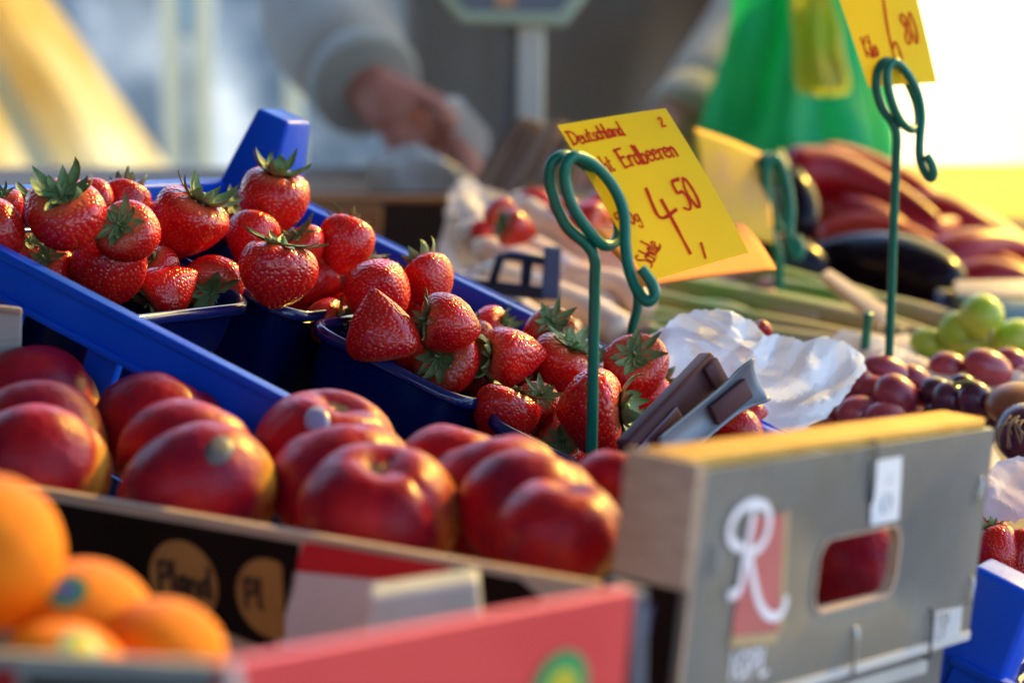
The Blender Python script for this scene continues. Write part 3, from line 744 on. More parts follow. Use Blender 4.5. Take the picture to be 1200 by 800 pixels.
TS = [  # px, py, width, depth, stem axis, label, sticker (px, py, lilac?)
 (34, 482, 168, 1.098, (-.5, .75, .5), 'dark nectarine at the back of the leftmost row, half cut by the photo edge', None),
 (42, 518, 168, 1.045, (-.2, .9, .5), 'middle nectarine of the leftmost row, behind the big orange', None),
 (45, 552, 170, .992, (-.1, .85, .5), 'front nectarine of the leftmost row, above the big orange', None),
 (190, 507, 160, 1.072, (.35, .85, .3), 'nectarine at the back of the second row with a grey sticker on top', (208, 480, 0)),
 (224, 540, 168, 1.018, (.3, .9, .4), 'middle nectarine of the second row from the left', None),
 (234, 579, 188, .962, (-.4, .75, .5), 'front nectarine of the second row with a grey sticker at its upper right', (258, 527, 0)),
 (384, 532, 172, 1.030, (.2, .85, -.3), 'nectarine at the back of the third row with a pale lilac sticker', (374, 495, 1)),
 (404, 566, 175, .980, (-.2, .9, .1), 'creased nectarine in the middle of the third row', None),
 (444, 602, 188, .924, (.08, .85, -.40), 'front nectarine of the third row with a hollow top, above the red label', None),
 (533, 551, 132, 1.008, (.2, .9, .2), 'nectarine at the back of the fourth row, just below the strawberries', None),
 (583, 582, 170, .962, (-.3, .85, .1), 'nectarine in the fourth row half hidden behind the two front ones', None),
 (622, 600, 168, .924, (.2, .8, .4), 'nectarine second from the front in the fourth row', None),
 (658, 624, 150, .884, (.15, .9, -.1), 'front nectarine of the fourth row touching the kraft crate corner', None),
 (722, 566, 96, .985, (.2, .9, .2), 'small nectarine behind the crate corner at the foot of the tongs', None),
 (1006, 668, 170, 1.10, (.1, .9, .2), 'nectarine in the dark behind the hand hole of the silver panel', None),
]
for i, (x, y, w_, d, ax, lab, stk) in enumerate(TS):
    d += .02 if x < 700 else 0
    c = P(x, y, d); o = bpy.data.objects.new('nectarine', TM[i % 4]); COL.objects.link(o)
    z = D3(*ax).normalized(); xx = D3(.8, .1, .55); xx = (xx - z * xx.dot(z)).normalized(); yy = z.cross(xx)
    M_ = Matrix((xx, yy, z)).transposed().to_quaternion() @ Quaternion((0, 0, 1), rnd.uniform(-.5, .5))
    o.rotation_mode = 'QUATERNION'; o.rotation_quaternion = M_
    s = w_ / F * d * 1.03; o.scale = (s, s, s * .93); o.location = c
    tag(o, lab, 'nectarine', 'red nectarines in rows in the cardboard crate')
    k = bpy.data.objects.new('stem_hollow', SM[i % 2]); COL.objects.link(k); k.parent = o; k.location = (0, 0, NOB[(i % 4) % 3] * .5 - .123)
    if stk:
        dr = (P(stk[0], stk[1], d - .022) - c); dr = o.rotation_quaternion.inverted() @ dr.normalized()
        u_ = dr.orthogonal().normalized(); v_ = dr.cross(u_); me0 = o.data
        ring = lambda kk, h: [(dr + (u_ * math.cos(a) * .27 + v_ * math.sin(a) * .18) * kk).normalized() * h for a in [q_ * math.pi / 12 for q_ in range(24)]]
        b = MB(); kd = None
        dist = max((v.co.normalized().dot(dr), v.co.length) for v in me0.vertices)[1]
        b.loft([ring(.02, dist * 1.015), ring(.5, dist * 1.015), ring(.96, dist * 1.012), ring(1.0, dist * .97)], True, True, False)
        me = bpy.data.meshes.new('sticker'); me.from_pydata(b.v, [], b.f); me.shade_smooth(); me.materials.append(m_stick if stk[2] else m_stickg)
        kk = bpy.data.objects.new('sticker', me); COL.objects.link(kk); kk.parent = o

# ---- citrus box in front
m_pink = mat('salmon_red_print', (.82, .075, .065), .4, (.76, .055, .055), 12, bump=.05, bscale=90, spec=.4, coat=.15)
m_greenp = mat('green_print', (.02, .32, .10), .4); m_yellowp = mat('yellow_print', (.62, .50, .03), .4)
cb = thing('citrus_box', 'salmon red cardboard box with a round green logo, holding oranges', 'box', P(265, 900, .66))
c0 = P(265, 779, .63); c1 = P(744, 690, .735); c2 = c0 + (P(-120, 760, .735) - c0).normalized() * .22
R1 = (c1 - c0).normalized(); R2 = (c2 - c0).normalized()
def upn(x): return (Z - x * Z.dot(x)).normalized()
n1 = R1.cross(upn(R1)); n1 = n1 if n1.dot(CAM - c0) > 0 else -n1
n2 = R2.cross(upn(R2)); n2 = n2 if n2.dot(CAM - c0) > 0 else -n2
HB = .09
MB().slab(c0, c1, c1 - upn(R1) * HB, c0 - upn(R1) * HB, -n1 * .004).build('front_panel', m_pink, cb, bevel=.0006)
MB().slab(c0 - R2 * .0, c2, c2 - upn(R2) * HB, c0 - upn(R2) * HB, -n2 * .004).build('side_panel', m_grey, cb, bevel=.0006)
MB().slab(c1 + R1 * .0002 - Z * .001, c1 + R1 * .0002 - n1 * .012 - Z * .001, c1 - n1 * .012 - Z * HB, c1 - Z * HB, R1 * .005).build('end_panel', mat('slate_card', (.12, .13, .16), .5), cb, bevel=.0006)
MB().slab(c0 - Z * .06, c1 - Z * .06, c1 + R2 * .2 - Z * .06, c2 - Z * .06, Z * .003).build('box_floor', m_kraftdark, cb)
MB().slab(c0 + n2 * .0006 + R2 * .001 - Z * .006, c0 + n2 * .0006 + R2 * .085 - Z * .006, c0 + n2 * .0006 + R2 * .085 - Z * .05, c0 + n2 * .0006 + R2 * .001 - Z * .05, n2 * .0003).build('dark_print', m_black, cb)
MB().slab(c0 + n2 * .0006 + R2 * .09 - Z * .004, c0 + n2 * .0006 + R2 * .21 - Z * .004, c0 + n2 * .0006 + R2 * .21 - Z * .05, c0 + n2 * .0006 + R2 * .09 - Z * .05, n2 * .0003).build('red_print', m_redprint, cb)
lc = hit(655, 806, c0, n1) + n1 * .0006
for r_, m, nm, of in ((.0112, m_greenp, 'round_logo', 0), (.0062, m_yellowp, 'logo_centre', .0004)):
    MB().prism([lc + n1 * of + R1 * r_ * math.cos(a) + upn(R1) * r_ * math.sin(a) for a in [k * math.pi / 16 for k in range(32)]], n1 * .0002).build(nm, m, cb)
MB().slab(P(432, 700, .80), P(560, 680, .815), P(566, 745, .825), P(418, 760, .805), D3(0, .004, .012)).build('loose_flap', m_grey, cb, bevel=.002)

def orange_mat():
    m = mat('orange_peel', (.85, .25, .003), .5, (.80, .18, .002), 60, bump=0, spec=.15)
    nt = m.node_tree; N = nt.nodes; L = nt.links; b = N['Principled BSDF']; tc = N.new('ShaderNodeTexCoord')
    v = N.new('ShaderNodeTexVoronoi'); v.inputs['Scale'].default_value = 900; L.new(tc.outputs['Object'], v.inputs['Vector'])
    bp = N.new('ShaderNodeBump'); bp.inputs['Strength'].default_value = .8; bp.inputs['Distance'].default_value = .001; L.new(v.outputs['Distance'], bp.inputs['Height']); L.new(bp.outputs['Normal'], b.inputs['Normal'])
    return m
m_or = orange_mat()
OR = [(-22, 648, 196, .752, 'big orange at the left photo edge, uppermost of the oranges', None), (98, 735, 168, .765, 'orange with a round green and blue sticker', (78, 690)),
      (188, 776, 160, .752, 'orange at the right end of the oranges, above the grey box side', None), (70, 806, 166, .716, 'lowest orange with a pale green sticker, behind the box edge', (102, 742))]
for (x, y, w_, d, lab, stk) in OR:
    c = P(x, y, d); r_ = w_ / F * d / 2
    t = thing('orange', lab, 'orange', c - Z * r_, 'oranges in the salmon red box')
    so_ = Vector((x, y, 0)) * .01
    MB().ell(c, (D3(r_, 0, 0), D3(0, .1 * r_, r_), D3(0, r_ * .96, -.1 * r_)), 40, 24, lambda th, ph: 1 + .015 * noise.noise(Vector((math.sin(th) * math.cos(ph), math.sin(th) * math.sin(ph), math.cos(th))) * 1.5 + so_) - .05 * math.exp(-(th / .2) ** 2)).build('peel', m_or, t, smooth=True)
    if stk:
        q = (P(stk[0], stk[1], d - r_ * .8) - c).normalized(); u = q.orthogonal().normalized(); v = q.cross(u)
        for (rr, hh, nm, m) in ((.0062, 1.003, 'sticker', m_greenp if stk[0] < 90 else mat('pale_green_print', (.30, .48, .25), .4)), (.0034, 1.012, 'sticker_centre', mat('sticker_blue', (.08, .16, .35), .4) if stk[0] < 90 else m_yellowp)):
            rings = [[c + (q + (u * math.cos(a) + v * math.sin(a)) * (rr / r_) * k).normalized() * r_ * (hh + .0) for a in [i * math.pi / 10 for i in range(20)]] for k in (.02, .5, 1)]
            MB().loft(rings, True, True, False).build(nm, m, t, smooth=True)

# pale wooden box end at the far left
wb = thing('wooden_box', 'pale grey wooden box corner at the left photo edge above the nectarines', 'box', P(-10, 450, 1.115))
m_wood = mat('pale_wood', (.42, .38, .33), .7, (.52, .48, .42), 18, bump=.2, bscale=90, stretch=(1, 1, 12))
MB().slab(P(-60, 350, 1.105), P(27, 360, 1.108), P(22, 560, 1.15), P(-60, 555, 1.15), D3(-.004, 0, .012)).build('end_board', m_wood, wb, bevel=.0015)
MB().slab(P(-60, 352, 1.105), P(26, 361.5, 1.1075), P(26, 368, 1.109), P(-60, 360, 1.107), D3(0, .0, -.002)).build('edge_strip', m_kraft, wb, bevel=.0006)

# blue crate at the lower right
nr2 = P(1147, 776, 1.12)
W2 = .16; C2F = (nr2 - CV * W2, CU, CV, CN)
crate('plastic_crate', 'blue plastic crate at the lower right with a sunlit post beside the silver panel', C2F, .24, W2, .09, [])
q = lambda a, b, n: nr2 + CU * a + CV * b + CN * n
pst2 = bpy.data.objects['plastic_crate.001']
MB().hexa([q(-.030, -.030, -.08), q(.018, -.030, -.08), q(.018, .010, -.08), q(-.030, .010, -.08)], [q(-.018, -.022, .040), q(.0115, -.022, .040), q(.0115, .004, .040), q(-.018, .004, .040)]).build('corner_post', m_blue, pst2, bevel=.003, bseg=3, auto=40)
punnet(C2F, .012, .11, .010, .15, -.006, 'dark blue punnet in the lower right crate')
for (x, y, w_, d, ax, var, cal, lab) in ((1168, 642, 58, 1.20, (-.3, .8, .3), 1, 0, 'seedy strawberry above the sunlit blue post at the lower right'), (1198, 652, 62, 1.175, (.3, .7, .4), 0, None, 'red strawberry cut by the right photo edge'),
     (1200, 728, 66, 1.13, (.2, .6, .6), 1, 1, 'strawberry low at the right edge beside the blue post'), (1160, 622, 40, 1.235, (.2, .6, .2), 1, 2, 'strawberry behind the silver panel corner at the right'), (1185, 700, 56, 1.16, (.2, .6, .6), 1, None, 'strawberry in the shade of the lower right crate')):
    c_ = on_plane(x, y, .014, C2F); d = (c_ - CAM).dot(FW)
    strawberry(c_, w_ / F * d, D3(*ax), var, cal, rnd.uniform(0, 6), lab, 1.0, 'ripe strawberries in the lower right crate')

# tongs
tg = thing('tongs', 'brown and steel tongs leaning out of the fruit in front of white paper', 'tongs', P(745, 540, 1.04))
m_brownp = mat('brown_plastic', (.075, .026, .028), .5, (.10, .04, .042), 20, spec=.15, rvar=.08); m_steel = mat('brushed_steel', (.27, .29, .31), .45, (.21, .23, .25), 8, metal=.2, rvar=.1, spec=.4)
ta, tb = P(838, 429, 1.155), P(738, 535, 1.12); tx_ = (tb - ta).normalized(); ty = D3(.6, -.6, .5); ty = (ty - tx_ * ty.dot(tx_)).normalized(); tz = tx_.cross(ty); tz = tz if tz.dot(CAM - ta) > 0 else -tz
TF = (ta, tx_, ty, tz); TL = (tb - ta).length
b = MB().fbox(TF, 0, TL, -.0085, .0085, -.005, .004); b.build('grip', m_brownp, tg, bevel=.0018, bseg=3, auto=35)
b = MB().fbox(TF, .0015, .011, -.0065, .0065, .0042, .0068); b.build('grip_end', m_brownp, tg, bevel=.001, auto=35)
b = MB().fbox(TF, .034, .075, -.0035, .0045, .0042, .0055); b.build('grip_inlay', mat('plum_plastic', (.10, .035, .05), .3), tg, bevel=.0008, auto=35)
b = MB().fbox(TF, .004, TL, .0087, .0102, -.0055, .0035); b.build('edge_strip', m_steel, tg, bevel=.0005, auto=35)
sa, sb = P(886, 443, 1.15), P(780, 530, 1.12); sx = (sb - sa).normalized(); sy = D3(.6, -.6, .5); sy = (sy - sx * sy.dot(sx)).normalized(); sz = sx.cross(sy); sz = sz if sz.dot(CAM - sa) > 0 else -sz
def chan(u, v):
    an = (v - .5) * 2.3; wd = .0085 + .0035 * math.exp(-(u / .18) ** 2)
    return sa + sx * (u * (sb - sa).length) + sy * (wd * math.sin(an)) + sz * (-.0065 * math.cos(an) + .003 + .004 * math.exp(-(u / .1) ** 2))
MB().grid(chan, 24, 12).build('metal_jaw', m_steel, tg, smooth=True, solid=.0012)
b = MB().fbox((sa, sx, sy, sz), .006, .030, -.004, .006, -.002, .0015); b.build('jaw_rivet_plate', m_brownp, tg, bevel=.001, auto=35)
# ------------------------------------------------------------------ price cards on green wire holders
m_wire = mat('green_coated_wire', (.002, .13, .075), .32, (.003, .16, .095), 60, bump=.05, bscale=400, spec=.35)
m_card = cloth_mat('yellow_card', (.98, .63, .006), .34, col2=(.95, .59, .006), scale=30)
m_cardor = mat('shaded_orange_card', (.62, .16, .002), .7, (.56, .14, .002), 30, spec=.35)  # colour darkened for shade from the card above
m_cardpale = mat('faded_yellow_card', (.80, .46, .03), .6, (.80, .38, .10), 22, spec=.15)
m_red = mat('red_marker', (.64, .03, .008), .7, spec=.1)
def wire(label, pts, r, n=7):
    q = [P(*p) for p in pts]
    b = MB().tube(catmull(q, n), r, 12)
    o = b.build('wire_holder', m_wire, None, smooth=True)
    return tag(o, label, 'card holder', 'green wire price card holders')
def card(label, corners, m, bulge=.003, th=.0005, loc=None):
    """corners TL TR BR BL (px, py, depth) -> thing + a bent sheet; returns thing and its frame"""
    a, b_, c, d = [P(*k) for k in corners]
    n = (b_ - a).cross(d - a).normalized(); n = n if n.dot(CAM - a) > 0 else -n
    t = thing('price_card', label, 'price card', (c + d) / 2)
    f = lambda u, v: (a.lerp(b_, u)).lerp(d.lerp(c, u), v) + n * (bulge * (math.sin(math.pi * v) * .6 + math.sin(math.pi * u) * .4))
    MB().grid(f, 14, 14).build('card_sheet', m, t, smooth=True, solid=0 if m is MATS['yellow_card'] else th)
    return t, f, n
def ink_px(mb, f, n, s, x, y, h, ang=0.0, r=.0011, asp=1.5, sp=.95, seed=1, jit=.03, wx=1.0):
    """write on a bent card: (x, y) in card units, y down, letter height h (card heights)"""
    g = random.Random(seed); cx = 0; ca, sa = math.cos(ang), math.sin(ang)
    for ch in s:
        adv, pls = GL[ch]; dy = g.uniform(-jit, jit); sc = 1 + g.uniform(-.07, .07)
        for pl in pls:
            pts = []
            for (px_, py_) in pl:
                lx = (cx + px_ * sc) * h * wx; ly = -(py_ + dy) * h
                pts.append((x + (lx * ca - ly * sa) * asp, y + lx * sa + ly * ca))
            q = [Vector((p[0], p[1], 0)) for p in pts]
            if len(q) > 2: q = catmull(q, 5)
            elif len(q) == 2: q = [q[0].lerp(q[1], k / 4) for k in range(5)]
            W_ = [f(p.x, p.y) + n * .0005 for p in q]; m_ = len(W_); A = []; B = []
            for i in range(m_):
                t = (W_[min(i + 1, m_ - 1)] - W_[max(i - 1, 0)]).normalized(); sdv = n.cross(t) * r * .92 * (.8 + .35 * noise.noise(W_[i] * 300))
                e = (-t if i == 0 else t if i == m_ - 1 else Vector()) * r * .5
                A.append(W_[i] + sdv + e); B.append(W_[i] - sdv + e)
            mb.add(A + B, [(i, i + 1, m_ + i + 1, m_ + i) for i in range(m_ - 1)])
        cx += adv * sp
wire('green wire holder with a double loop clamping the strawberry price card', [
 (693, 545, 1.140), (695, 440, 1.126), (697, 330, 1.115), (697, 304, 1.112), (688, 287, 1.110), (662, 262, 1.106), (646, 222, 1.102), (645, 196, 1.100), (655, 184, 1.101), (672, 184, 1.108), (696, 202, 1.116),
 (715, 232, 1.12), (725, 262, 1.12), (722, 282, 1.117), (707, 287, 1.11), (688, 268, 1.104), (670, 240, 1.099), (662, 210, 1.096), (664, 192, 1.095), (674, 183, 1.097), (695, 192, 1.104), (718, 218, 1.108),
 (731, 250, 1.108), (733, 290, 1.106), (739, 322, 1.104), (748, 342, 1.102), (758, 353, 1.10), (767, 347, 1.10), (765, 334, 1.10), (757, 322, 1.10), (751, 314, 1.10)], .0026)
t, f, n = card('yellow price card reading Erdbeeren 4,50 in red handwriting', [(653, 147, 1.114), (780, 127, 1.135), (878, 296, 1.128), (757, 331, 1.112)], m_card)
ik = MB()
ink_px(ik, f, n, 'Deutschland', .03, .135, .085, -.02, r=.00062, seed=2, wx=.78, sp=.9)
ink_px(ik, f, n, '2', .86, .115, .06, 0, r=.0006)
ink_px(ik, f, n, 'echt', .08, .335, .105, .0, r=.0006, seed=4, wx=.62)
ink_px(ik, f, n, 'Erdbeeren', .33, .33, .115, -.04, r=.00072, seed=5, wx=.74, sp=.92)
ink_px(ik, f, n, '4', .37, .77, .27, .0, r=.00105, wx=.72)
ink_px(ik, f, n, '50', .63, .655, .19, .0, r=.00092, wx=.66, jit=.02)
ink_px(ik, f, n, ',', .57, .90, .30, .0, r=.0009)
ink_px(ik, f, n, '500g', .02, .66, .085, .0, r=.0006, wx=.8)
ink_px(ik, f, n, 'Schale', .10, .93, .10, -.75, r=.0006, seed=8, wx=.62)
ik.build('handwriting', m_red, t)

card('orange price card lying flat below the strawberry price card', [(690, 268, 1.31), (872, 262, 1.42), (910, 316, 1.40), (752, 336, 1.29)], m_cardor, .002)
wire('green wire holder stem under the orange price card', [(748, 330, 1.33), (747, 360, 1.335), (741, 385, 1.34), (736, 430, 1.35)], .0026)

wire('tall green wire holder with a double loop before the glaring curtain', [
 (1041, 440, 1.455), (1046, 300, 1.436), (1050, 190, 1.42), (1051, 160, 1.416), (1046, 144, 1.415), (1034, 127, 1.412), (1027, 104, 1.41), (1029, 82, 1.41), (1039, 72, 1.413), (1054, 81, 1.42), (1067, 103, 1.427), (1075, 126, 1.43), (1076, 146, 1.427),
 (1068, 152, 1.42), (1056, 143, 1.412), (1046, 122, 1.407), (1040, 97, 1.404), (1041, 79, 1.404), (1050, 73, 1.407), (1063, 86, 1.412), (1075, 108, 1.415), (1080, 135, 1.413), (1078, 162, 1.41), (1078, 184, 1.41), (1083, 200, 1.41), (1091, 209, 1.408), (1094, 201, 1.406), (1090, 189, 1.406), (1085, 182, 1.406)], .0025)
t, f, n = card('yellow price card reading Kilo 6,80 in the tall wire holder at the upper right', [(935, -130, 1.42), (1040, -130, 1.44), (1098, 97, 1.425), (1018, 103, 1.41)], m_card, .003)
ik = MB()
ink_px(ik, f, n, 'Kilo', .10, .86, .10, -.05, r=.0007, seed=2, wx=.8)
ink_px(ik, f, n, '6', .44, .93, .36, .05, r=.0009, wx=.5)
ink_px(ik, f, n, '80', .68, .80, .15, .0, r=.0009, wx=.9)
ik.build('handwriting', m_red, t)

t, f, n = card('blank looking faded yellow price card beside the green plastic bags', [(812, 149, 1.76), (893, 180, 1.78), (907, 286, 1.76), (826, 272, 1.73)], m_cardpale, .004)
ik = MB(); ink_px(ik, f, n, '2', .25, .45, .25, 0, r=.0008); ink_px(ik, f, n, 'c', .6, .6, .25, 0, r=.0008); ik.build('handwriting', mat('faded_ink', (.75, .36, .16), .6), t)
wire('blurred green wire holder left of the small aubergines', [
 (914, 400, 1.80), (913, 330, 1.79), (912, 300, 1.785), (903, 270, 1.78), (893, 230, 1.775), (890, 200, 1.775), (897, 185, 1.775), (908, 192, 1.785), (918, 220, 1.79), (922, 250, 1.79), (914, 268, 1.785), (903, 245, 1.772), (897, 210, 1.768), (900, 190, 1.766),
 (910, 186, 1.768), (920, 206, 1.77), (926, 240, 1.77), (925, 270, 1.768), (928, 292, 1.766), (935, 300, 1.765), (938, 290, 1.765), (932, 278, 1.765)], .0036)
wire('short teal wire stub in front of the green asparagus', [(1018, 368, 1.50), (1015, 392, 1.51), (1013, 420, 1.515)], .0028)

# ------------------------------------------------------------------ paper
m_tissue = cloth_mat('white_tissue', (.86, .86, .88), .3)
m_cream = cloth_mat('cream_tissue', (.80, .70, .62), .3)
m_pinkpaper = cloth_mat('pink_tissue', (.72, .62, .66), .25)
def crumple(name, label, outline, dfn, m, amp=.010, seed=1, cat='paper', nr=16, freq=26, group=None):
    g = random.Random(seed)
    dirs = [(Vector((g.gauss(0, 1), g.gauss(0, 1), g.gauss(0, 1))).normalized(), g.uniform(.5, 1.3) * freq, g.uniform(0, 1), g.uniform(.4, 1.1)) for _ in range(6)]
    so_ = Vector((seed * 1.9, seed * .7, 0))
    m_ = len(outline); dense = []
    for i in range(m_):
        a, b = outline[i], outline[(i + 1) % m_]
        for k in range(6):
            t = k / 6; dense.append((a[0] + (b[0] - a[0]) * t + g.uniform(-1, 1) * 1.3, a[1] + (b[1] - a[1]) * t + g.uniform(-1, 1) * 1.6))
    cx = sum(p[0] for p in dense) / len(dense); cy = sum(p[1] for p in dense) / len(dense)
    vs = []; N_ = len(dense)
    def pt(x, y):
        d = dfn(x, y); p = P(x, y, d); h = 0
        pw = p + Vector((noise.noise(p * 24 + so_), noise.noise(p * 24 + so_ * 2), noise.noise(p * 24 - so_))) * .022
        for dr, fq, ph, am in dirs:
            t = (pw.dot(dr) * fq + ph) % 1.0; h += am * (abs(t - .5) * 2 - .5)
        h += 1.3 * noise.noise(p * 18 + so_) + .6 * (.4 - abs(noise.noise(pw * 42 + so_))) + .35 * (.4 - abs(noise.noise(pw * 95 + so_)))
        n = D3(.1, .35, -.9)
        return p + n * amp * h + D3(noise.noise(p * 60) * .0015, noise.noise(p * 60 + Vector((5, 0, 0))) * .0015, 0)
    vs.append(pt(cx, cy))
    for r_ in range(1, nr + 1):
        for (x, y) in dense: vs.append(pt(cx + (x - cx) * r_ / nr, cy + (y - cy) * r_ / nr))
    fs = [(0, 1 + i, 1 + (i + 1) % N_) for i in range(N_)]
    for r_ in range(nr - 1):
        for i in range(N_):
            a = 1 + r_ * N_ + i; b = 1 + r_ * N_ + (i + 1) % N_
            fs.append((a, a + N_, b + N_, b))
    o = MB().add(vs, fs).build(name, m, None, auto=7, solid=.0004 if cat != 'paper' else 0)
    return tag(o, label, cat, group)
crumple('tissue_paper', 'large crumpled white tissue paper behind the tongs', [(728, 408), (748, 390), (768, 388), (790, 372), (815, 363), (838, 362), (858, 366), (882, 378), (897, 394), (910, 390), (930, 396), (945, 404), (965, 396), (990, 402), (1012, 414), (1016, 432), (998, 452), (968, 492), (930, 512), (880, 500), (800, 490), (745, 450)],
        lambda x, y: 1.335 + (430 - y) * .0003 + (x - 870) * .0001, m_tissue, .0030, 3, freq=46, nr=26)
crumple('tissue_paper', 'cream tissue paper lining behind the red grapes', [(935, 425), (965, 402), (990, 388), (1012, 396), (1040, 400), (1075, 414), (1110, 428), (1150, 440), (1215, 436), (1215, 480), (1150, 500), (1060, 500), (980, 490), (945, 470)],
        lambda x, y: 1.49 + (440 - y) * .0008, m_cream, .006, 5)
crumple('tissue_paper', 'pale pink paper piece at the right edge above the lower strawberries', [(1150, 560), (1168, 540), (1192, 532), (1215, 535), (1215, 596), (1190, 610), (1160, 606), (1148, 590)], lambda x, y: 1.27 + (570 - y) * .0005, m_pinkpaper, .004, 7)
crumple('tissue_paper', 'sheet of cream paper standing at the white asparagus', [(506, 322), (520, 260), (526, 225), (548, 208), (572, 216), (600, 232), (660, 245), (705, 262), (705, 330), (660, 350), (600, 345), (540, 335)], lambda x, y: 2.00 - (y - 210) * .0006, m_cream, .009, 11, freq=18)

# ------------------------------------------------------------------ grapes
m_rg = mat('red_grape_skin', (.25, .022, .040), .3, (.36, .05, .06), 70, spec=.45, sss=.25, rvar=.14)
m_dg = mat('dark_grape_skin', (.055, .010, .028), .28, (.10, .016, .04), 70, spec=.5, sss=.15, rvar=.14)
m_gg = mat('green_grape_skin', (.30, .42, .025), .3, (.42, .46, .05), 60, spec=.35, sss=.2, rvar=.12)
m_stem = mat('grape_stem', (.22, .22, .05), .6)
def bunch(label, gs, m, name='grape_bunch', cat='grapes', stems=()):
    c = P(sum(g_[0] for g_ in gs) / len(gs), max(g_[1] for g_ in gs) + 15, sum(g_[5] for g_ in gs) / len(gs))
    t = thing(name, label, cat, c)
    for (x, y, wl, ws, an, d) in gs:
        p = P(x, y, d); a = R(an); ux = D3(math.cos(a), -math.sin(a), .3).normalized(); uy = D3(0, 0, 1); uy = (uy - ux * uy.dot(ux)).normalized(); uz = ux.cross(uy)
        l, s = wl / F * d / 2 * 1.12, ws / F * d / 2 * 1.12
        MB().ell(p, (uy * s, uz * s, ux * l), 22, 14).build('grape', m, t, smooth=True)
    for s in stems: MB().tube(catmull([P(*q) for q in s], 5), .0013, 7).build('stem', m_stem, t, smooth=True)
    return t
bunch('bunch of red grapes on cream paper left of the darker grapes', [(1040, 437, 60, 36, 22, 1.45), (1005, 453, 42, 42, 0, 1.44), (1050, 466, 56, 46, 50, 1.42), (1010, 485, 58, 40, 5, 1.42), (968, 489, 44, 38, 0, 1.44), (1085, 472, 44, 40, 40, 1.45), (1075, 497, 44, 40, 40, 1.44), (1028, 462, 50, 38, 30, 1.435), (1070, 448, 50, 36, 35, 1.455), (985, 470, 46, 38, 15, 1.445), (1040, 492, 54, 40, 10, 1.41)], m_rg,
      stems=[[(1030, 470, 1.46), (1060, 455, 1.465), (1095, 450, 1.47)]])
bunch('pair of dark purple grapes right behind the silver panel rim', [(1113, 469, 42, 38, 60, 1.40), (1143, 471, 48, 40, 65, 1.39), (1128, 452, 30, 26, 10, 1.42), (1100, 492, 40, 38, 50, 1.41), (1098, 462, 42, 36, 30, 1.42), (1168, 486, 40, 36, 60, 1.40), (1150, 500, 42, 38, 50, 1.41)], m_dg,
      stems=[[(1118, 450, 1.39), (1136, 447, 1.385), (1150, 452, 1.39)]])
bunch('red grapes below the green grapes at the right', [(1112, 431, 46, 34, 15, 1.50), (1158, 431, 58, 38, 25, 1.49), (1190, 430, 52, 34, 40, 1.52), (1135, 446, 40, 30, 10, 1.52), (1205, 446, 40, 32, 10, 1.5)], m_rg)
bunch('bunch of green grapes at the right', [(1150, 371, 48, 48, 0, 1.60), (1121, 388, 40, 42, 30, 1.61), (1088, 402, 42, 32, 15, 1.62), (1192, 398, 56, 44, 0, 1.61), (1140, 406, 40, 34, 10, 1.63), (1168, 408, 40, 36, 0, 1.63), (1112, 410, 36, 32, 0, 1.64)], m_gg,
      stems=[[(1160, 400, 1.57), (1161, 392, 1.568), (1163, 386, 1.57)], [(1125, 402, 1.59), (1145, 400, 1.60), (1180, 404, 1.61)]])
# fruit with dry stems, far right edge
m_tan = mat('russet_skin', (.30, .10, .03), .4, (.22, .05, .02), 30)
kf = thing('russet_fruit', 'brownish orange fruit at the right edge beside the dark grapes', 'fruit', P(1195, 500, 1.37))
MB().ell(P(1195, 474, 1.375), (D3(.019, 0, 0), D3(0, .003, .016), D3(0, .012, .0)), 24, 14).build('skin', m_tan, kf, smooth=True)
ds = thing('shallot', 'dark red onion with dry strawy roots at the right edge', 'onion', P(1200, 530, 1.34))
MB().ell(P(1203, 508, 1.34), (D3(.017, 0, 0), D3(0, .003, .016), D3(0, .016, 0)), 24, 14).build('bulb', m_dg, ds, smooth=True)
rt = MB()
for k in range(9):
    a = rnd.uniform(-1, 1); rt.tube(catmull([P(1190 + rnd.uniform(-10, 14), 488 + rnd.uniform(-3, 6), 1.325), P(1184 + 14 * a, 500, 1.320), P(1182 + 20 * a + k, 516 + rnd.uniform(-8, 10), 1.322)], 5), .0005, 5)
rt.build('roots', mat('straw_fibre', (.20, .11, .05), .7), ds, smooth=True)

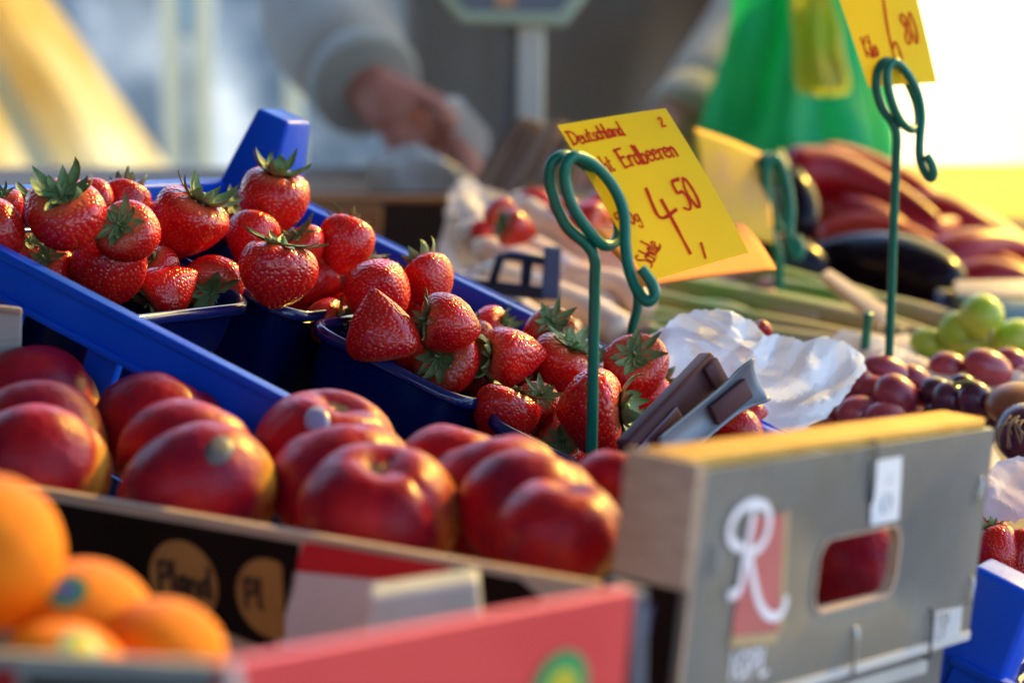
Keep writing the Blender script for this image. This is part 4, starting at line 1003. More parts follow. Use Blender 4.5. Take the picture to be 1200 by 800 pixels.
# ------------------------------------------------------------------ asparagus
m_ag = mat('green_asparagus', (.13, .24, .025), .45, (.36, .24, .13), 16, bump=.1, bscale=120, spec=.4, rvar=.1)
m_tip = mat('asparagus_tip', (.34, .17, .15), .55, (.42, .24, .22), 30, bump=.2, bscale=150)
m_aw = mat('white_asparagus', (.74, .58, .43), .4, (.70, .50, .40), 22, bump=.08, bscale=120, spec=.4)
m_awp = mat('pink_asparagus_tip', (.60, .36, .34), .5, (.46, .24, .28), 50, bump=.1)
def spear(label, tip, base, r, m, mt, name, group, bend=.009, tipshare=.2, seed=0):
    g = random.Random(seed); jt = lambda p, s: (p[0] + g.uniform(-s, s) * 2, p[1] + g.uniform(-s, s), p[2] + g.uniform(-.01, .01)); a, b = P(*jt(tip, 11)), P(*jt(base, 9)); L_ = (b - a)
    side = L_.cross(Z).normalized()
    t = thing(name, label, 'asparagus', (a + b) / 2 - Z * r, group)
    q = [a + L_ * k + (side * math.sin(k * math.pi) * g.uniform(-1, 1) + Z * math.sin(k * math.pi) * g.uniform(0, .6)) * bend for k in (0, .15, .4, .7, 1)]
    q = catmull(q, 7); n = len(q); c = max(3, int(n * tipshare))
    MB().tube(q[c - 1:], lambda x: r * (.96 + .06 * x), 12).build('stalk', m, t, smooth=True)
    tb_ = MB().tube(q[:c + 1], lambda x: r * (.18 + .85 * math.sin(min(1, x * 1.15) * math.pi / 2)), 12)
    for k in range(14):
        u = (k + .6) / 15; p = q[0].lerp(q[c], u); an = k * 2.4; rr = r * (.2 + .8 * math.sin(min(1, u * 1.15) * math.pi / 2))
        up = L_.orthogonal().normalized(); sd = L_.normalized().cross(up); dr = up * math.cos(an) + sd * math.sin(an)
        tb_.ell(p + dr * rr * .72, (L_.normalized() * r * .75, dr * r * .3, L_.normalized().cross(dr) * r * .42), 8, 6)
    tb_.build('tip', mt, t, smooth=True)
GA = [((690, 395), (1010, 440)), ((700, 372), (1020, 425)), ((712, 352), (1000, 405)), ((742, 345), (1060, 412)), ((770, 338), (1050, 395)), ((800, 330), (1030, 378)), ((835, 322), (1065, 372)), ((870, 322), (1090, 378)), ((690, 412), (960, 450)), ((720, 385), (1000, 418)), ((760, 362), (990, 398)), ((820, 350), (1060, 392)), ((705, 338), (930, 372)), ((905, 330), (1110, 388)), ((700, 360), (900, 405)), ((730, 400), (930, 448)), ((790, 345), (960, 380)), ((850, 335), (1000, 385)), ((760, 325), (905, 352)), ((880, 345), (1080, 400))]
for i, (a, b) in enumerate(GA):
    d = 1.74 + (380 - (a[1] + b[1]) / 2) * .0024
    spear('green asparagus spear lying behind the white paper', (*a, d + .02), (*b, d - .03), .0076 + .0016 * math.sin(i * 2.1), m_ag, m_tip, 'asparagus_spear', 'green asparagus spears', seed=i)
WA = [((545, 285), (700, 372)), ((560, 268), (720, 345)), ((590, 248), (735, 325)), ((535, 315), (690, 392)), ((598, 228), (750, 318)), ((620, 262), (760, 335)), ((528, 340), (670, 402)), ((640, 300), (765, 370)), ((585, 330), (740, 395))]
for i, (a, b) in enumerate(WA):
    d = 1.77 + (320 - (a[1] + b[1]) / 2) * .0020
    spear('thick white asparagus spear left of the green ones', (*a, d + .03), (*b, d - .03), .0105 + .0015 * math.sin(i * 1.7), m_aw, m_awp if i in (3, 6, 7) else m_aw, 'white_asparagus_spear', 'white asparagus spears', seed=20 + i)
# strawberries far behind, in the cream paper
for (x, y, w_, d, lab) in ((584, 250, 40, 1.76, 'blurred strawberry at the left of the cream paper'), (603, 268, 44, 1.72, 'blurred strawberry lying low between white asparagus'), (628, 240, 40, 1.86, 'blurred strawberry at the back of the white asparagus'), (690, 262, 52, 1.74, 'blurred strawberry seen through the wire loop'), (707, 246, 46, 1.80, 'blurred strawberry behind the left edge of the strawberry price card'), (662, 250, 40, 1.84, 'blurred strawberry just left of the wire loop'), (566, 272, 30, 1.80, 'small blurred strawberry near the paper fold'), (893, 386, 24, 1.40, 'tiny red strawberry peeping over the crumpled white paper')):
    strawberry(P(x, y, d), w_ / F * d, D3(rnd.uniform(-1, 1), rnd.uniform(-.2, 1), rnd.uniform(-.5, .8)), rnd.randrange(3), rnd.choice((0, None)), 0, lab, 1.0, 'strawberries farther back')

# dark blue crate corner between
nc = thing('folding_crate', 'dark blue plastic crate corner with an open bar frame in the middle', 'crate', P(600, 365, 1.6))
m_nv = mat('dark_blue_plastic', (.012, .025, .075), .4, (.016, .03, .09), 20)
b = MB().slab(P(638, 287, 1.56), P(658, 289, 1.57), P(656, 352, 1.58), P(634, 350, 1.57), D3(0, .0, .014)); b.build('corner_post', m_nv, nc, bevel=.0015)
fr2 = MB(); 
fr2.tube([P(577, 332, 1.60), P(586, 301, 1.595), P(600, 299, 1.592), P(640, 306, 1.575)], .0030, 8); fr2.build('bar_frame', m_nv, nc, smooth=True)
MB().slab(P(612, 302, 1.585), P(625, 304, 1.583), P(621, 342, 1.59), P(609, 340, 1.592), D3(0, 0, .006)).build('upright_bar', m_nv, nc, bevel=.001)
MB().slab(P(520, 322, 1.62), P(640, 336, 1.575), P(638, 352, 1.578), P(520, 340, 1.622), D3(0, 0, .01)).build('rim', m_nv, nc, bevel=.001)
MB().slab(P(520, 341, 1.622), P(612, 352, 1.59), P(612, 400, 1.60), P(520, 390, 1.635), D3(0, 0, .01)).build('side_wall', mat('blue_black_plastic', (.008, .010, .02), .45), nc, bevel=.001)

# ------------------------------------------------------------------ peppers and aubergines
m_pep = mat('red_pepper_skin', (.34, .004, .006), .36, (.22, .003, .008), 14, spec=.3, bump=.25, bscale=30)
m_pepo = mat('orange_red_pepper_skin', (.44, .03, .012),   .38, (.36, .012, .01), 14, spec=.3, bump=.25, bscale=30)
m_pst = mat('pepper_stalk', (.10, .16, .03), .5)
m_aub = mat('aubergine_skin', (.006, .003, .005), .22, (.010, .004, .009), 12, spec=.16)
m_cap = mat('aubergine_cap', (.12, .15, .04), .5)
def pepper(label, pts, r, m, stalk=True, name='pointed_pepper', group='long red peppers'):
    q = catmull([P(*p) for p in pts], 8); t = thing(name, label, 'pepper', q[len(q) // 2] - Z * r, group)
    sd = random.Random(int(pts[0][0])); ph = sd.uniform(0, 6)
    MB().tube(q, lambda x: r * (.12 + .9 * min(1, (x / .10) ** .5) * (1 - max(0, x - .1) ** 1.5 * .95)) , 18).build('flesh', m, t, smooth=True)
    if stalk:
        d = (q[0] - q[3]).normalized(); MB().tube(catmull([q[0] - d * .002, q[0] + d * .012, q[0] + d * .026 + Z * .004], 5), lambda x: .0045 - .001 * x, 8).build('stalk', m_pst, t, smooth=True)
PW = [
 ('long dark red pepper on top of the pile, right of the green bags', [(918, 205, 2.02), (975, 203, 2.03), (1045, 232, 2.02), (1098, 262, 2.0)], .021, 0),
 ('long red pepper under the topmost one', [(1060, 300, 1.98), (1020, 262, 2.0), (965, 238, 2.03), (912, 240, 2.05)], .020, 0),
 ('red pepper lying just behind the big aubergine', [(960, 288, 2.0), (1020, 272, 1.99), (1090, 296, 1.97), (1150, 335, 1.93)], .018, 1),
 ('red pepper pointing to the right edge', [(1210, 345, 2.0), (1165, 322, 2.0), (1112, 302, 2.01), (1082, 268, 2.05)], .021, 0),
 ('pale red pepper at the back of the pile', [(955, 190, 2.12), (1010, 199, 2.12), (1070, 222, 2.1), (1120, 252, 2.09)], .018, 1),
 ('curved red pepper left in the pile above the small aubergine', [(940, 262, 2.04), (990, 256, 2.02), (1040, 274, 2.0), (1075, 300, 1.98)], .018, 0),
 ('deep red pepper in the middle of the pile', [(1010, 226, 2.05), (1040, 256, 2.02), (1085, 270, 2.01), (1118, 262, 2.04)], .019, 0),
 ('red pepper low at the right edge above the pale slat', [(1105, 312, 1.99), (1150, 308, 1.98), (1195, 322, 1.97), (1230, 342, 1.96)], .015, 1)]
PW += [
 ('thick red pepper lying across the right end of the pile', [(1090, 318, 1.96), (1130, 296, 1.97), (1175, 290, 1.99), (1215, 300, 2.0)], .020, 0),
 ('deep red pepper above the teal crate edge', [(1120, 338, 1.93), (1160, 326, 1.93), (1200, 332, 1.93), (1235, 350, 1.93)], .017, 0),
 ('dark red pepper at the back right of the pile', [(1060, 245, 2.1), (1110, 255, 2.08), (1160, 276, 2.07), (1205, 300, 2.05)], .019, 0),
 ('red pepper filling the back of the pile under the tan one', [(1130, 290, 2.08), (1170, 300, 2.07), (1215, 318, 2.06), (1250, 340, 2.05)], .020, 1)]
for lab, pts, r_, k in PW: pepper(lab, pts, r_, (m_pep, m_pepo)[k])
pepper('tan orange pepper at the right edge of the pile', [(1105, 258, 2.14), (1150, 268, 2.12), (1200, 298, 2.1), (1240, 322, 2.08)], .017, mat('tan_pepper_skin', (.36, .16, .06), .35, (.40, .20, .08), 14))
def aubergine(label, pts, r):
    q = catmull([P(*p) for p in pts], 10); t = thing('aubergine', label, 'aubergine', q[len(q) // 2] - Z * r, 'black aubergines')
    MB().tube(q, lambda x: r * (.05 + .95 * math.sin(min(1, .12 + x * .95) * math.pi) ** .5 * (.62 + .42 * x)), 24).build('body', m_aub, t, smooth=True)
    d = (q[0] - q[4]).normalized(); c = MB()
    c.tube([q[3], q[1], q[0] + d * .004, q[0] + d * .022], lambda x: [r * .66, r * .5, r * .25, .005][min(3, int(x * 3.001))], 10)
    c.build('cap', m_cap, t, smooth=True)
aubergine('big black aubergine lying right of the tall green wire', [(945, 318, 1.93), (985, 308, 1.92), (1050, 312, 1.89), (1105, 332, 1.86), (1128, 346, 1.85)], .030)
aubergine('small dark aubergine upright behind the blurred wire holder', [(922, 205, 1.93), (930, 225, 1.92), (938, 255, 1.91), (945, 280, 1.90)], .020)
aubergine('dark aubergine in the shadow below the faded card', [(870, 300, 1.9), (900, 305, 1.89), (940, 312, 1.89), (975, 330, 1.88)], .024)
def slat(label, a, b, c, d, t, m, name='planed_board', cat='slat'):
    o = MB().slab(P(*a), P(*b), P(*c), P(*d), t).build(name, m, None, bevel=.0015, auto=35); return tag(o, label, cat)
m_palewood = mat('pale_planed_wood', (.60, .42, .27), .6, (.66, .48, .32), 14, bump=.15, bscale=60, stretch=(3, 3, 14))
slat('cut pale wood slat lying on the green asparagus', (962, 320, 1.72), (972, 314, 1.73), (1046, 362, 1.66), (1032, 376, 1.65), D3(0, -.006, .006), m_palewood)
slat('pale slat lit yellow at the right behind the green grapes', (1118, 328, 1.8), (1220, 326, 1.82), (1220, 346, 1.80), (1122, 346, 1.78), D3(0, -.004, .008), m_palewood)
slat('teal plastic crate edge behind the green grapes', (1118, 344, 1.76), (1220, 352, 1.78), (1220, 384, 1.77), (1160, 378, 1.75), D3(0, -.004, .01), mat('teal_plastic', (.01, .09, .11), .35), 'crate_edge', 'crate')
slat('small dark blue box at the foot of the big aubergine', (1098, 338, 1.80), (1128, 340, 1.81), (1126, 362, 1.80), (1096, 360, 1.79), D3(0, 0, .012), m_nv, 'blue_box', 'box')
# ------------------------------------------------------------------ setting behind
def struct(o): return tag(o, kind='structure')
m_ground = mat('paving', (.075, .08, .09), .8, (.10, .105, .115), 3, bump=.3, bscale=40)
struct(MB().add([(-60, -20, 0), (60, -20, 0), (60, 90, 0), (-60, 90, 0)], [(0, 1, 2, 3)]).build('ground', m_ground, None))
ct_ = thing('stall_counter', 'wooden stall counter carrying all the crates', 'counter', Vector((0, 1.5, 0)))
m_counter = mat('counter_board', (.15, .10, .065), .65, (.20, .14, .09), 8, bump=.2, bscale=60, stretch=(2, 14, 14))
MB().slab((-1.3, .45, .97), (1.5, .45, .97), (1.5, 2.55, .97), (-1.3, 2.55, .97), (0, 0, .03)).build('top', m_counter, ct_, bevel=.004)
for x in (-1.2, 1.4):
    for y in (.55, 2.45): MB().slab((x - .03, y - .03, 0), (x + .03, y - .03, 0), (x + .03, y + .03, 0), (x - .03, y + .03, 0), (0, 0, .968)).build('leg', m_counter, ct_, bevel=.003)
# sloping board under the strawberry crate, produce boxes that lift the front crates
q = lambda u, v, n: CO + CU * u + CV * v + CN * n
db = thing('display_board', 'sloping board under the blue strawberry crate', 'board', q(.2, .15, -.12))
MB().fbox(CF, -.05, .36, -.02, .28, -CH - .012, -CH - .001).build('board', m_counter, db)
for u, v in ((-.03, .02), (-.03, .26)):
    a = q(u, v, -CH - .013); MB().slab(a, a + CU * .02, a + CU * .02 + CV * .02, a + CV * .02, Vector((0, 0, 1.001 - a.z))).build('prop', m_counter, db)

def produce_box(label, x0, x1, y0, y1, zt, m, liner):
    t = thing('produce_box', label, 'box', ((x0 + x1) / 2, (y0 + y1) / 2, 1.001))
    MB().slab((x0, y0, 1.001), (x1, y0, 1.001), (x1, y1, 1.001), (x0, y1, 1.001), (0, 0, zt - 1.004)).build('box_body', m, t, bevel=.002)
    MB().grid(lambda u, v: Vector((x0 + (x1 - x0) * u, y0 + (y1 - y0) * v, zt + .004 * noise.noise(Vector((u * 9, v * 9, x0 * 10))))), 24, 24).build('paper_liner', liner, t, smooth=True)
produce_box('low paper lined box under the grapes', .15, .27, 1.33, 1.62, 1.070, m_kraft, m_cream)
produce_box('low brown box under the green and white asparagus', -.13, .30, 1.64, 1.84, 1.040, m_kraftdark, m_kraftdark)
produce_box('low dark box under the peppers and aubergines', .20, .50, 1.87, 2.20, 1.022, m_kraftdark, m_kraftdark)
# scale
sc_ = thing('shop_scale', 'shop scale with a pale green framed display on a white pole', 'scale', P(620, 258, 2.36))
m_scw = mat('scale_white', (.62, .64, .60), .35); m_scg = mat('scale_grey', (.20, .21, .23), .4); m_scf = mat('scale_frame', (.40, .47, .33), .4); m_scr = mat('scale_screen', (.16, .17, .19), .25)
MB().slab(P(607, 20, 2.35), P(638, 20, 2.35), P(636, 262, 2.41), P(606, 262, 2.41), D3(0, .004, .025)).build('pole', m_scw, sc_, bevel=.003)
MB().slab(P(584, 24, 2.37), P(606.5, 24, 2.37), P(605, 262, 2.43), P(583, 262, 2.43), D3(0, .004, .02)).build('pole_back', m_scg, sc_, bevel=.002)
hd = [(515, -90), (690, -90), (690, -4), (662, 32), (540, 28), (515, -2)]
MB().prism([P(x, y, 2.33) for x, y in hd], D3(0, .01, .05)).build('display_head', m_scf, sc_, bevel=.004)
MB().prism([P(x, y, 2.328) for x, y in [(535, -70), (672, -70), (672, -6), (655, 14), (548, 12), (535, -4)]], D3(0, 0, .0015)).build('screen', m_scr, sc_)
MB().slab(P(580, -20, 2.3265), P(604, -20, 2.3265), P(604, 9, 2.3265), P(580, 9, 2.3265), D3(0, 0, .001)).build('price_field', mat('orange_field', (.60, .30, .16), .5), sc_)
MB().slab(P(545, 250, 2.40), P(690, 250, 2.40), P(690, 262, 2.40), P(545, 262, 2.40), D3(0, .03, .16)).build('weighing_plate', m_scw, sc_, bevel=.004)
# stacked brown paper bags, leaning
m_bag = mat('brown_paper', (.105, .05, .028), .7, (.15, .08, .05), 12, bump=.2, bscale=60); m_bag2 = mat('pale_brown_paper', (.22, .14, .105), .7, (.18, .11, .08), 12, bump=.2, bscale=60)
for i in range(9):
    x0 = 545 + i * 11.0; x1 = 604 + i * 7.5 + rnd.uniform(-5, 5); d = 2.16 + i * .006; w_ = rnd.uniform(8.5, 10.5)
    o = MB().slab(P(x0, 226, d), P(x0 + w_, 226, d), P(x1 + w_ * .8, 138 + i * 1.2 + rnd.uniform(-4, 4), d + .03), P(x1, 138 + i * 1.2, d + .03), D3(.02, .0, .09)).build('paper_bag', m_bag2 if i % 3 == 1 else m_bag, None, bevel=.001)
    tag(o, 'folded brown paper bag in the leaning stack under the scale', 'paper bag', 'brown paper bags stacked leaning')
# wooden box, black box, white bag
bx_ = thing('wooden_box', 'brown wooden box with a dark open inside behind the tall blue post', 'box', P(440, 305, 2.0))
m_bw = mat('brown_wood', (.26, .11, .035), .6, (.33, .15, .05), 6, bump=.15, bscale=40, stretch=(3, 14, 14))
MB().slab(P(335, 228, 2.0), P(541, 230, 2.02), P(541, 238, 2.02), P(335, 237, 2.0), D3(0, 0, .012)).build('rim', m_bw, bx_, bevel=.002)
MB().slab(P(335, 238, 2.0), P(448, 239, 2.008), P(444, 330, 2.03), P(335, 330, 2.02), D3(0, 0, .01)).build('front_board', m_bw, bx_, bevel=.002)
MB().slab(P(335, 226, 2.2), P(541, 226, 2.2), P(541, 330, 2.23), P(335, 330, 2.23), D3(0, 0, .01)).build('back_board', mat('shaded_back_wood', (.03, .018, .012), .7), bx_)  # back board darkened in its colour for the shaded inside
MB().slab(P(449, 239, 2.03), P(538, 239, 2.03), P(520, 330, 2.05), P(444, 330, 2.05), D3(0, 0, .01)).build('inside_shade', mat('inside_shade_black', (.012, .008, .007), .7), bx_)  # black sheet stands for the shade inside the open box
crumple('paper_bag', 'white paper bag standing on the counter below the vendor hand', [(432, 184), (455, 176), (490, 172), (520, 186), (560, 214), (560, 240), (430, 240)], lambda x, y: 2.28, mat('off_white_paper', (.55, .54, .50), .7), .008, 15, 'paper bag', 10, 14)
dk = MB().slab(P(158, 212, 2.15), P(262, 216, 2.15), P(262, 260, 2.17), P(158, 260, 2.17), D3(0, 0, .05)).build('dark_box', mat('black_plastic', (.012, .014, .03), .5), None, bevel=.004); tag(dk, 'low black box at the back of the counter, left of the tall blue post', 'box')

# green carrier bags
m_gb = cloth_mat('green_bag_film', (.010, .54, .20), .66, col2=(.03, .64, .28), scale=14)
m_yb = cloth_mat('yellow_green_bag_film', (.34, .50, .04), .6, col2=(.50, .44, .06), scale=20)
def bag(label, top, bot, d, m, seed, depth=.10):
    """hanging bag: top = (px, py, half width px), bot = (px, py, half width px)"""
    g = random.Random(seed); nu, nv = 72, 26; so_ = Vector((seed * 3.7, 0, 0))
    def f(u, v):
        a = 2 * math.pi * u
        k = v ** .75; hw = top[2] + (bot[2] - top[2]) * (k if v < .82 else k * (1 - ((v - .82) / .18) ** 2 * .25))
        x = top[0] + (bot[0] - top[0]) * v; y = top[1] + (bot[1] - top[1]) * v
        fold = 1 + (.24 * (1 - v) + .07) * math.sin(7 * a + 3 * noise.noise(Vector((a, v * 2, 0)) + so_)) + .16 * noise.noise(Vector((math.cos(a) * 1.5, math.sin(a) * 1.5, v * 3)) + so_)
        dp = depth * (.25 + .75 * k)
        return P(x + hw * math.cos(a) * fold, y + 4 * math.sin(a), d + dp * math.sin(a) * fold)
    o = MB().grid(f, nu, nv).build('carrier_bag', m, None, smooth=True)
    return tag(o, label, 'plastic bag', 'plastic carrier bags')
bag('big green plastic carrier bag gathered at the top, right of the vendor', (930, -70, 40), (928, 212, 104), 2.42, m_gb, 1)
bag('green plastic carrier bag behind the upper right price card', (972, -60, 34), (985, 208, 62), 2.50, m_gb, 4)
bag('small yellow green bag in front of the big green one', (950, -20, 14), (966, 108, 34), 2.27, m_yb, 7, .05)

# cloths, sheets, poles
m_ycl = cloth_mat('yellow_canvas', (.78, .60, .22), .45, col2=(.90, .84, .62), scale=2.4)
def hang(name, label, cat, poly4, d, m, waves, amp, nu=60, nv=30, seed=1, thick=.0008, kind=None):
    a, b, c, e = poly4; so_ = Vector((seed * 5.1, 0, 0))
    def f(u, v):
        x = (a[0] * (1 - u) + b[0] * u) * (1 - v) + (e[0] * (1 - u) + c[0] * u) * v; y = (a[1] * (1 - u) + b[1] * u) * (1 - v) + (e[1] * (1 - u) + c[1] * u) * v
        return P(x, y, d + amp * math.sin(u * waves * 6.28 + 2 * noise.noise(Vector((u * 3, v * 2, 0)) + so_)) + amp * 1.4 * noise.noise(Vector((u * 4, v * 3, 1)) + so_))
    o = MB().grid(f, nu, nv).build(name, m, None, smooth=True, solid=thick)
    return tag(o, label, cat, kind=kind)
hang('yellow_tarpaulin', 'pale yellow tarpaulin with a slanting edge at the upper left', 'tarpaulin', [(-700, -520), (-300, -520), (270, 302), (-700, 330)], 4.2, m_ycl, 8, .05, seed=2)
m_pl = cloth_mat('milky_plastic', (.24, .29, .34), .36, col2=(.82, .82, .80), scale=4.2)
hang('plastic_sheet', 'milky grey plastic sheet hanging behind the vendor', 'plastic sheet', [(-900, -900), (1020, -900), (1020, 330), (-900, 330)], 6.2, m_pl, 9, .06, 90, 30, seed=5)
m_pole = mat('cream_paint', (.72, .70, .50), .45)
for (x0, x1, r_, lab) in ((176, 206, .021, 'pale yellow tent pole beside the tarpaulin edge'), (232, 240, .021, 'pale yellow tent pole behind the tall blue post, right of another pole'), (268, 238, .010, 'thin slanting cream strut crossing behind the tent poles'), (340, 345, .018, 'cream tent pole next to the vendor sleeve')):
    o = MB().tube([P(x0, -700, 5.0), P(x1, 240, 5.2), P(x1 + (x1 - x0) * .6, 800, 5.3)], r_, 12).build('tent_pole', m_pole, None, smooth=True); tag(o, lab, 'pole', 'tent poles behind the stall')
o = MB().slab(P(188, -260, 5.6), P(236, -260, 5.6), P(232, 45, 5.6), P(192, 40, 5.6), D3(0, 0, .05)).build('blue_awning_cloth', mat('faded_blue', (.16, .34, .48), .6), None, bevel=.01); tag(o, 'faded blue panel between the tent poles at the top', 'panel')
# sunlit yellow film at the right
m_film = cloth_mat('yellow_film', (.95, .85, .52), .92, film=.45, filmcol=(1, .70, .12))
def film(u, v):
    x = .40 + 3.0 * u; zb = .875 - .055 * math.sin(min(1, u * 9) * math.pi * .75) + .25 * u
    z = zb + (3.3 - zb) * (1 - v)
    return Vector((x, 3.15 + .02 * math.sin(u * 70) + .05 * noise.noise(Vector((u * 9, v * 4, 0))), z))
yc = thing('yellow_curtain', 'glaring yellow plastic curtain with the sun behind it at the upper right', 'curtain', (1.9, 3.15, .85))
MB().grid(film, 120, 30).build('film', m_film, yc, smooth=True)
m_edge_glow = cloth_mat('yellow_edge_glow', (.88, .62, .010), .85)  # yellow strip painted for the glow along the curtain's lower edge
MB().grid(lambda u, v: film(u, 1) + Vector((0, -.012, .022 - .10 * v)), 120, 3).build('edge_glow', m_edge_glow, yc, smooth=True)
(lambda *a: None)(o, 'glaring yellow plastic curtain with the sun behind it at the upper right', 'curtain')
# things behind / below the curtain
o = MB().slab(P(1168, 212, 2.7), P(1215, 205, 2.7), P(1215, 270, 2.75), P(1175, 275, 2.75), D3(0, 0, .1)).build('grey_box', mat('mauve_grey_card', (.16, .13, .14), .7), None, bevel=.004); tag(o, 'mauve grey box at the right edge below the yellow curtain', 'box')
o = MB().slab(P(1030, 240, 2.6), P(1230, 246, 2.6), P(1230, 300, 2.65), P(1030, 300, 2.65), D3(0, 0, .05)).build('brown_box', mat('olive_brown_card', (.09, .065, .03), .8, (.13, .09, .045), 8), None, bevel=.004); tag(o, 'olive brown box behind the red peppers', 'box')
ys = MB().grid(lambda u, v: Vector((.355 + 1.1 * u, 2.548 - .27 * v, 1.0025 + .004 * abs(noise.noise(Vector((u * 14, v * 5, 2)))))), 60, 14).build('counter_glow', mat('yellow_counter_glow', (.70, .50, .006), .5, (.62, .44, .006), 12, spec=.3), None, smooth=True, solid=.001)  # added yellow sheet stands for the glow under the curtain
tag(ys, 'yellow sheet added on the counter for the glow below the yellow curtain', 'cover')
# stall roof
m_roof = cloth_mat('awning_canvas', (.20, .19, .17), .10)
aw = thing('stall_awning', 'yellowish canvas awning over the stall, above the picture', 'awning', Vector((-.6, 1.6, 2.4)))
MB().grid(lambda u, v: Vector((-2.4 + 3.5 * u, -.7 + 3.3 * v, 2.35 + .25 * v + .02 * math.sin(u * 40))), 40, 20).build('canvas', m_roof, aw, smooth=True)
for x in (-2.38, 1.08):
    for y in (-.68, 2.58): MB().tube([(x, y, 0), (x, y, 2.36 + .08 * (y > 1))], .02, 10).build('post', m_pole, aw, smooth=True)

# unseen dark side sheet and tent, added to darken the surroundings and reflections
m_dark = mat('dark_green_canvas', (.018, .030, .024), .8, (.026, .038, .03), 4, spec=.1)
sh_ = MB().grid(lambda u, v: Vector((-1.75 + .03 * math.sin(u * 30), -.6 + 2.9 * u, .05 + 2.3 * v)), 40, 6).build('added_side_sheet', m_dark, None, smooth=True, solid=.001); tag(sh_, 'unseen dark green sheet added at the left to block light', 'tarpaulin')
op = thing('added_dark_tent', 'unseen dark green tent added behind the camera to block light', 'tent', (-2.2, -3.6, 0))
MB().grid(lambda u, v: Vector((-6.5 + 7.2 * u, -3.4 + .04 * math.sin(u * 50), 2.5 * v)), 60, 4).build('front_sheet', m_dark, op, smooth=True)
MB().hexa([Vector((-6.6, -3.3, 2.5)), Vector((.8, -3.3, 2.5)), Vector((.8, -6, 2.5)), Vector((-6.6, -6, 2.5))], [Vector((-5.5, -4.6, 3.5)), Vector((-.3, -4.6, 3.5)), Vector((-.3, -4.7, 3.5)), Vector((-5.5, -4.7, 3.5))]).build('roof', m_dark, op)

# ------------------------------------------------------------------ the vendor
m_skin = mat('skin', (.46, .17, .13), .5, (.52, .20, .15), 20, bump=.1, bscale=150, sss=.1)
m_knit = mat('grey_knit', (.34, .305, .265), .9, (.42, .38, .335), 14, bump=.6, bscale=120, sheen=.3)
m_apron = mat('taupe_apron', (.20, .165, .142), .85, (.24, .20, .172), 6, bump=.3, bscale=200)
m_jean = mat('blue_denim', (.045, .075, .16), .85, (.06, .095, .2), 20, bump=.3, bscale=300)
m_hair = mat('grey_hair', (.12, .11, .10), .7, (.2, .19, .18), 60, bump=.6, bscale=90)
def skin_mesh(name, J, E, m, parent, sub=2, root=0):
    """J: [(point, (rx, ry))], E: edges -> one continuous skinned surface"""
    o0 = LOC[parent.name]
    me = bpy.data.meshes.new(name + '_chain'); me.from_pydata([Vector(p) - o0 for p, r in J], E, [])
    o = bpy.data.objects.new(name, me); COL.objects.link(o)
    md = o.modifiers.new('skin', 'SKIN'); md.use_smooth_shade = True
    sv = me.skin_vertices[0].data if me.skin_vertices else None
    if sv is None:
        bpy.context.view_layer.objects.active = o; o.select_set(True); bpy.ops.object.mode_set(mode='EDIT'); bpy.ops.object.mode_set(mode='OBJECT'); sv = me.skin_vertices[0].data
    for i, (p, r) in enumerate(J):
        sv[i].radius = r if isinstance(r, tuple) else (r, r); sv[i].use_root = (i == root)
    s = o.modifiers.new('sub', 'SUBSURF'); s.levels = sub; s.render_levels = sub
    bpy.context.view_layer.update()
    ev = o.evaluated_get(bpy.context.evaluated_depsgraph_get()); fin = bpy.data.meshes.new_from_object(ev)
    o.modifiers.clear(); o.data = fin; fin.name = name
    bpy.data.meshes.remove(me)
    fin.materials.clear(); fin.materials.append(m); fin.shade_smooth(); o.parent = parent
    return o
VX, VY = .055, 2.98
vd = thing('person', 'vendor in grey knit jumper and taupe apron holding a white paper bag behind the scale', 'person', Vector((VX, VY, 0)))
hl = P(432, 104, 2.60); hr = P(800, 148, 2.56)             # wrists
el = P(372, 18, 2.74); er = P(905, 10, 2.74)               # elbows
shl = Vector((VX - .20, VY, 1.42)); shr = Vector((VX + .21, VY, 1.42))
def hand(J, E, wi, w_, fw, side, dn):
    """palm and five fingers grown from wrist index wi; fw = along the hand, side = towards the thumb, dn = palm side"""
    fw, side, dn = fw.normalized(), side.normalized(), dn.normalized()
    pi_ = len(J); J.append((w_ + fw * .045, (.040, .022))); E.append((wi, pi_))
    k0 = len(J); J.append((w_ + fw * .078, (.043, .020))); E.append((pi_, k0))
    for i, (o, l) in enumerate(((.033, .078), (.011, .088), (-.012, .082), (-.034, .066))):
        b = w_ + fw * .088 + side * o; last = k0
        for s, (a, r) in enumerate(((.0, .0108), (.42, .0102), (.75, .0092), (1.0, .008))):
            c = 1.25 * a
            p = b + (fw * math.sin(c) / 1.25 + dn * (1 - math.cos(c)) / 1.25 * 1.5) * l + dn * .004
            J.append((p, r)); E.append((last, len(J) - 1)); last = len(J) - 1
    last = pi_
    for a, r in ((.25, .012), (.6, .0105), (1, .0085)):
        p = w_ + fw * (.04 + .045 * a) + side * (.03 + .022 * math.sin(a * 2.2)) + dn * (.01 + .03 * a)
        J.append((p, r)); E.append((last, len(J) - 1)); last = len(J) - 1
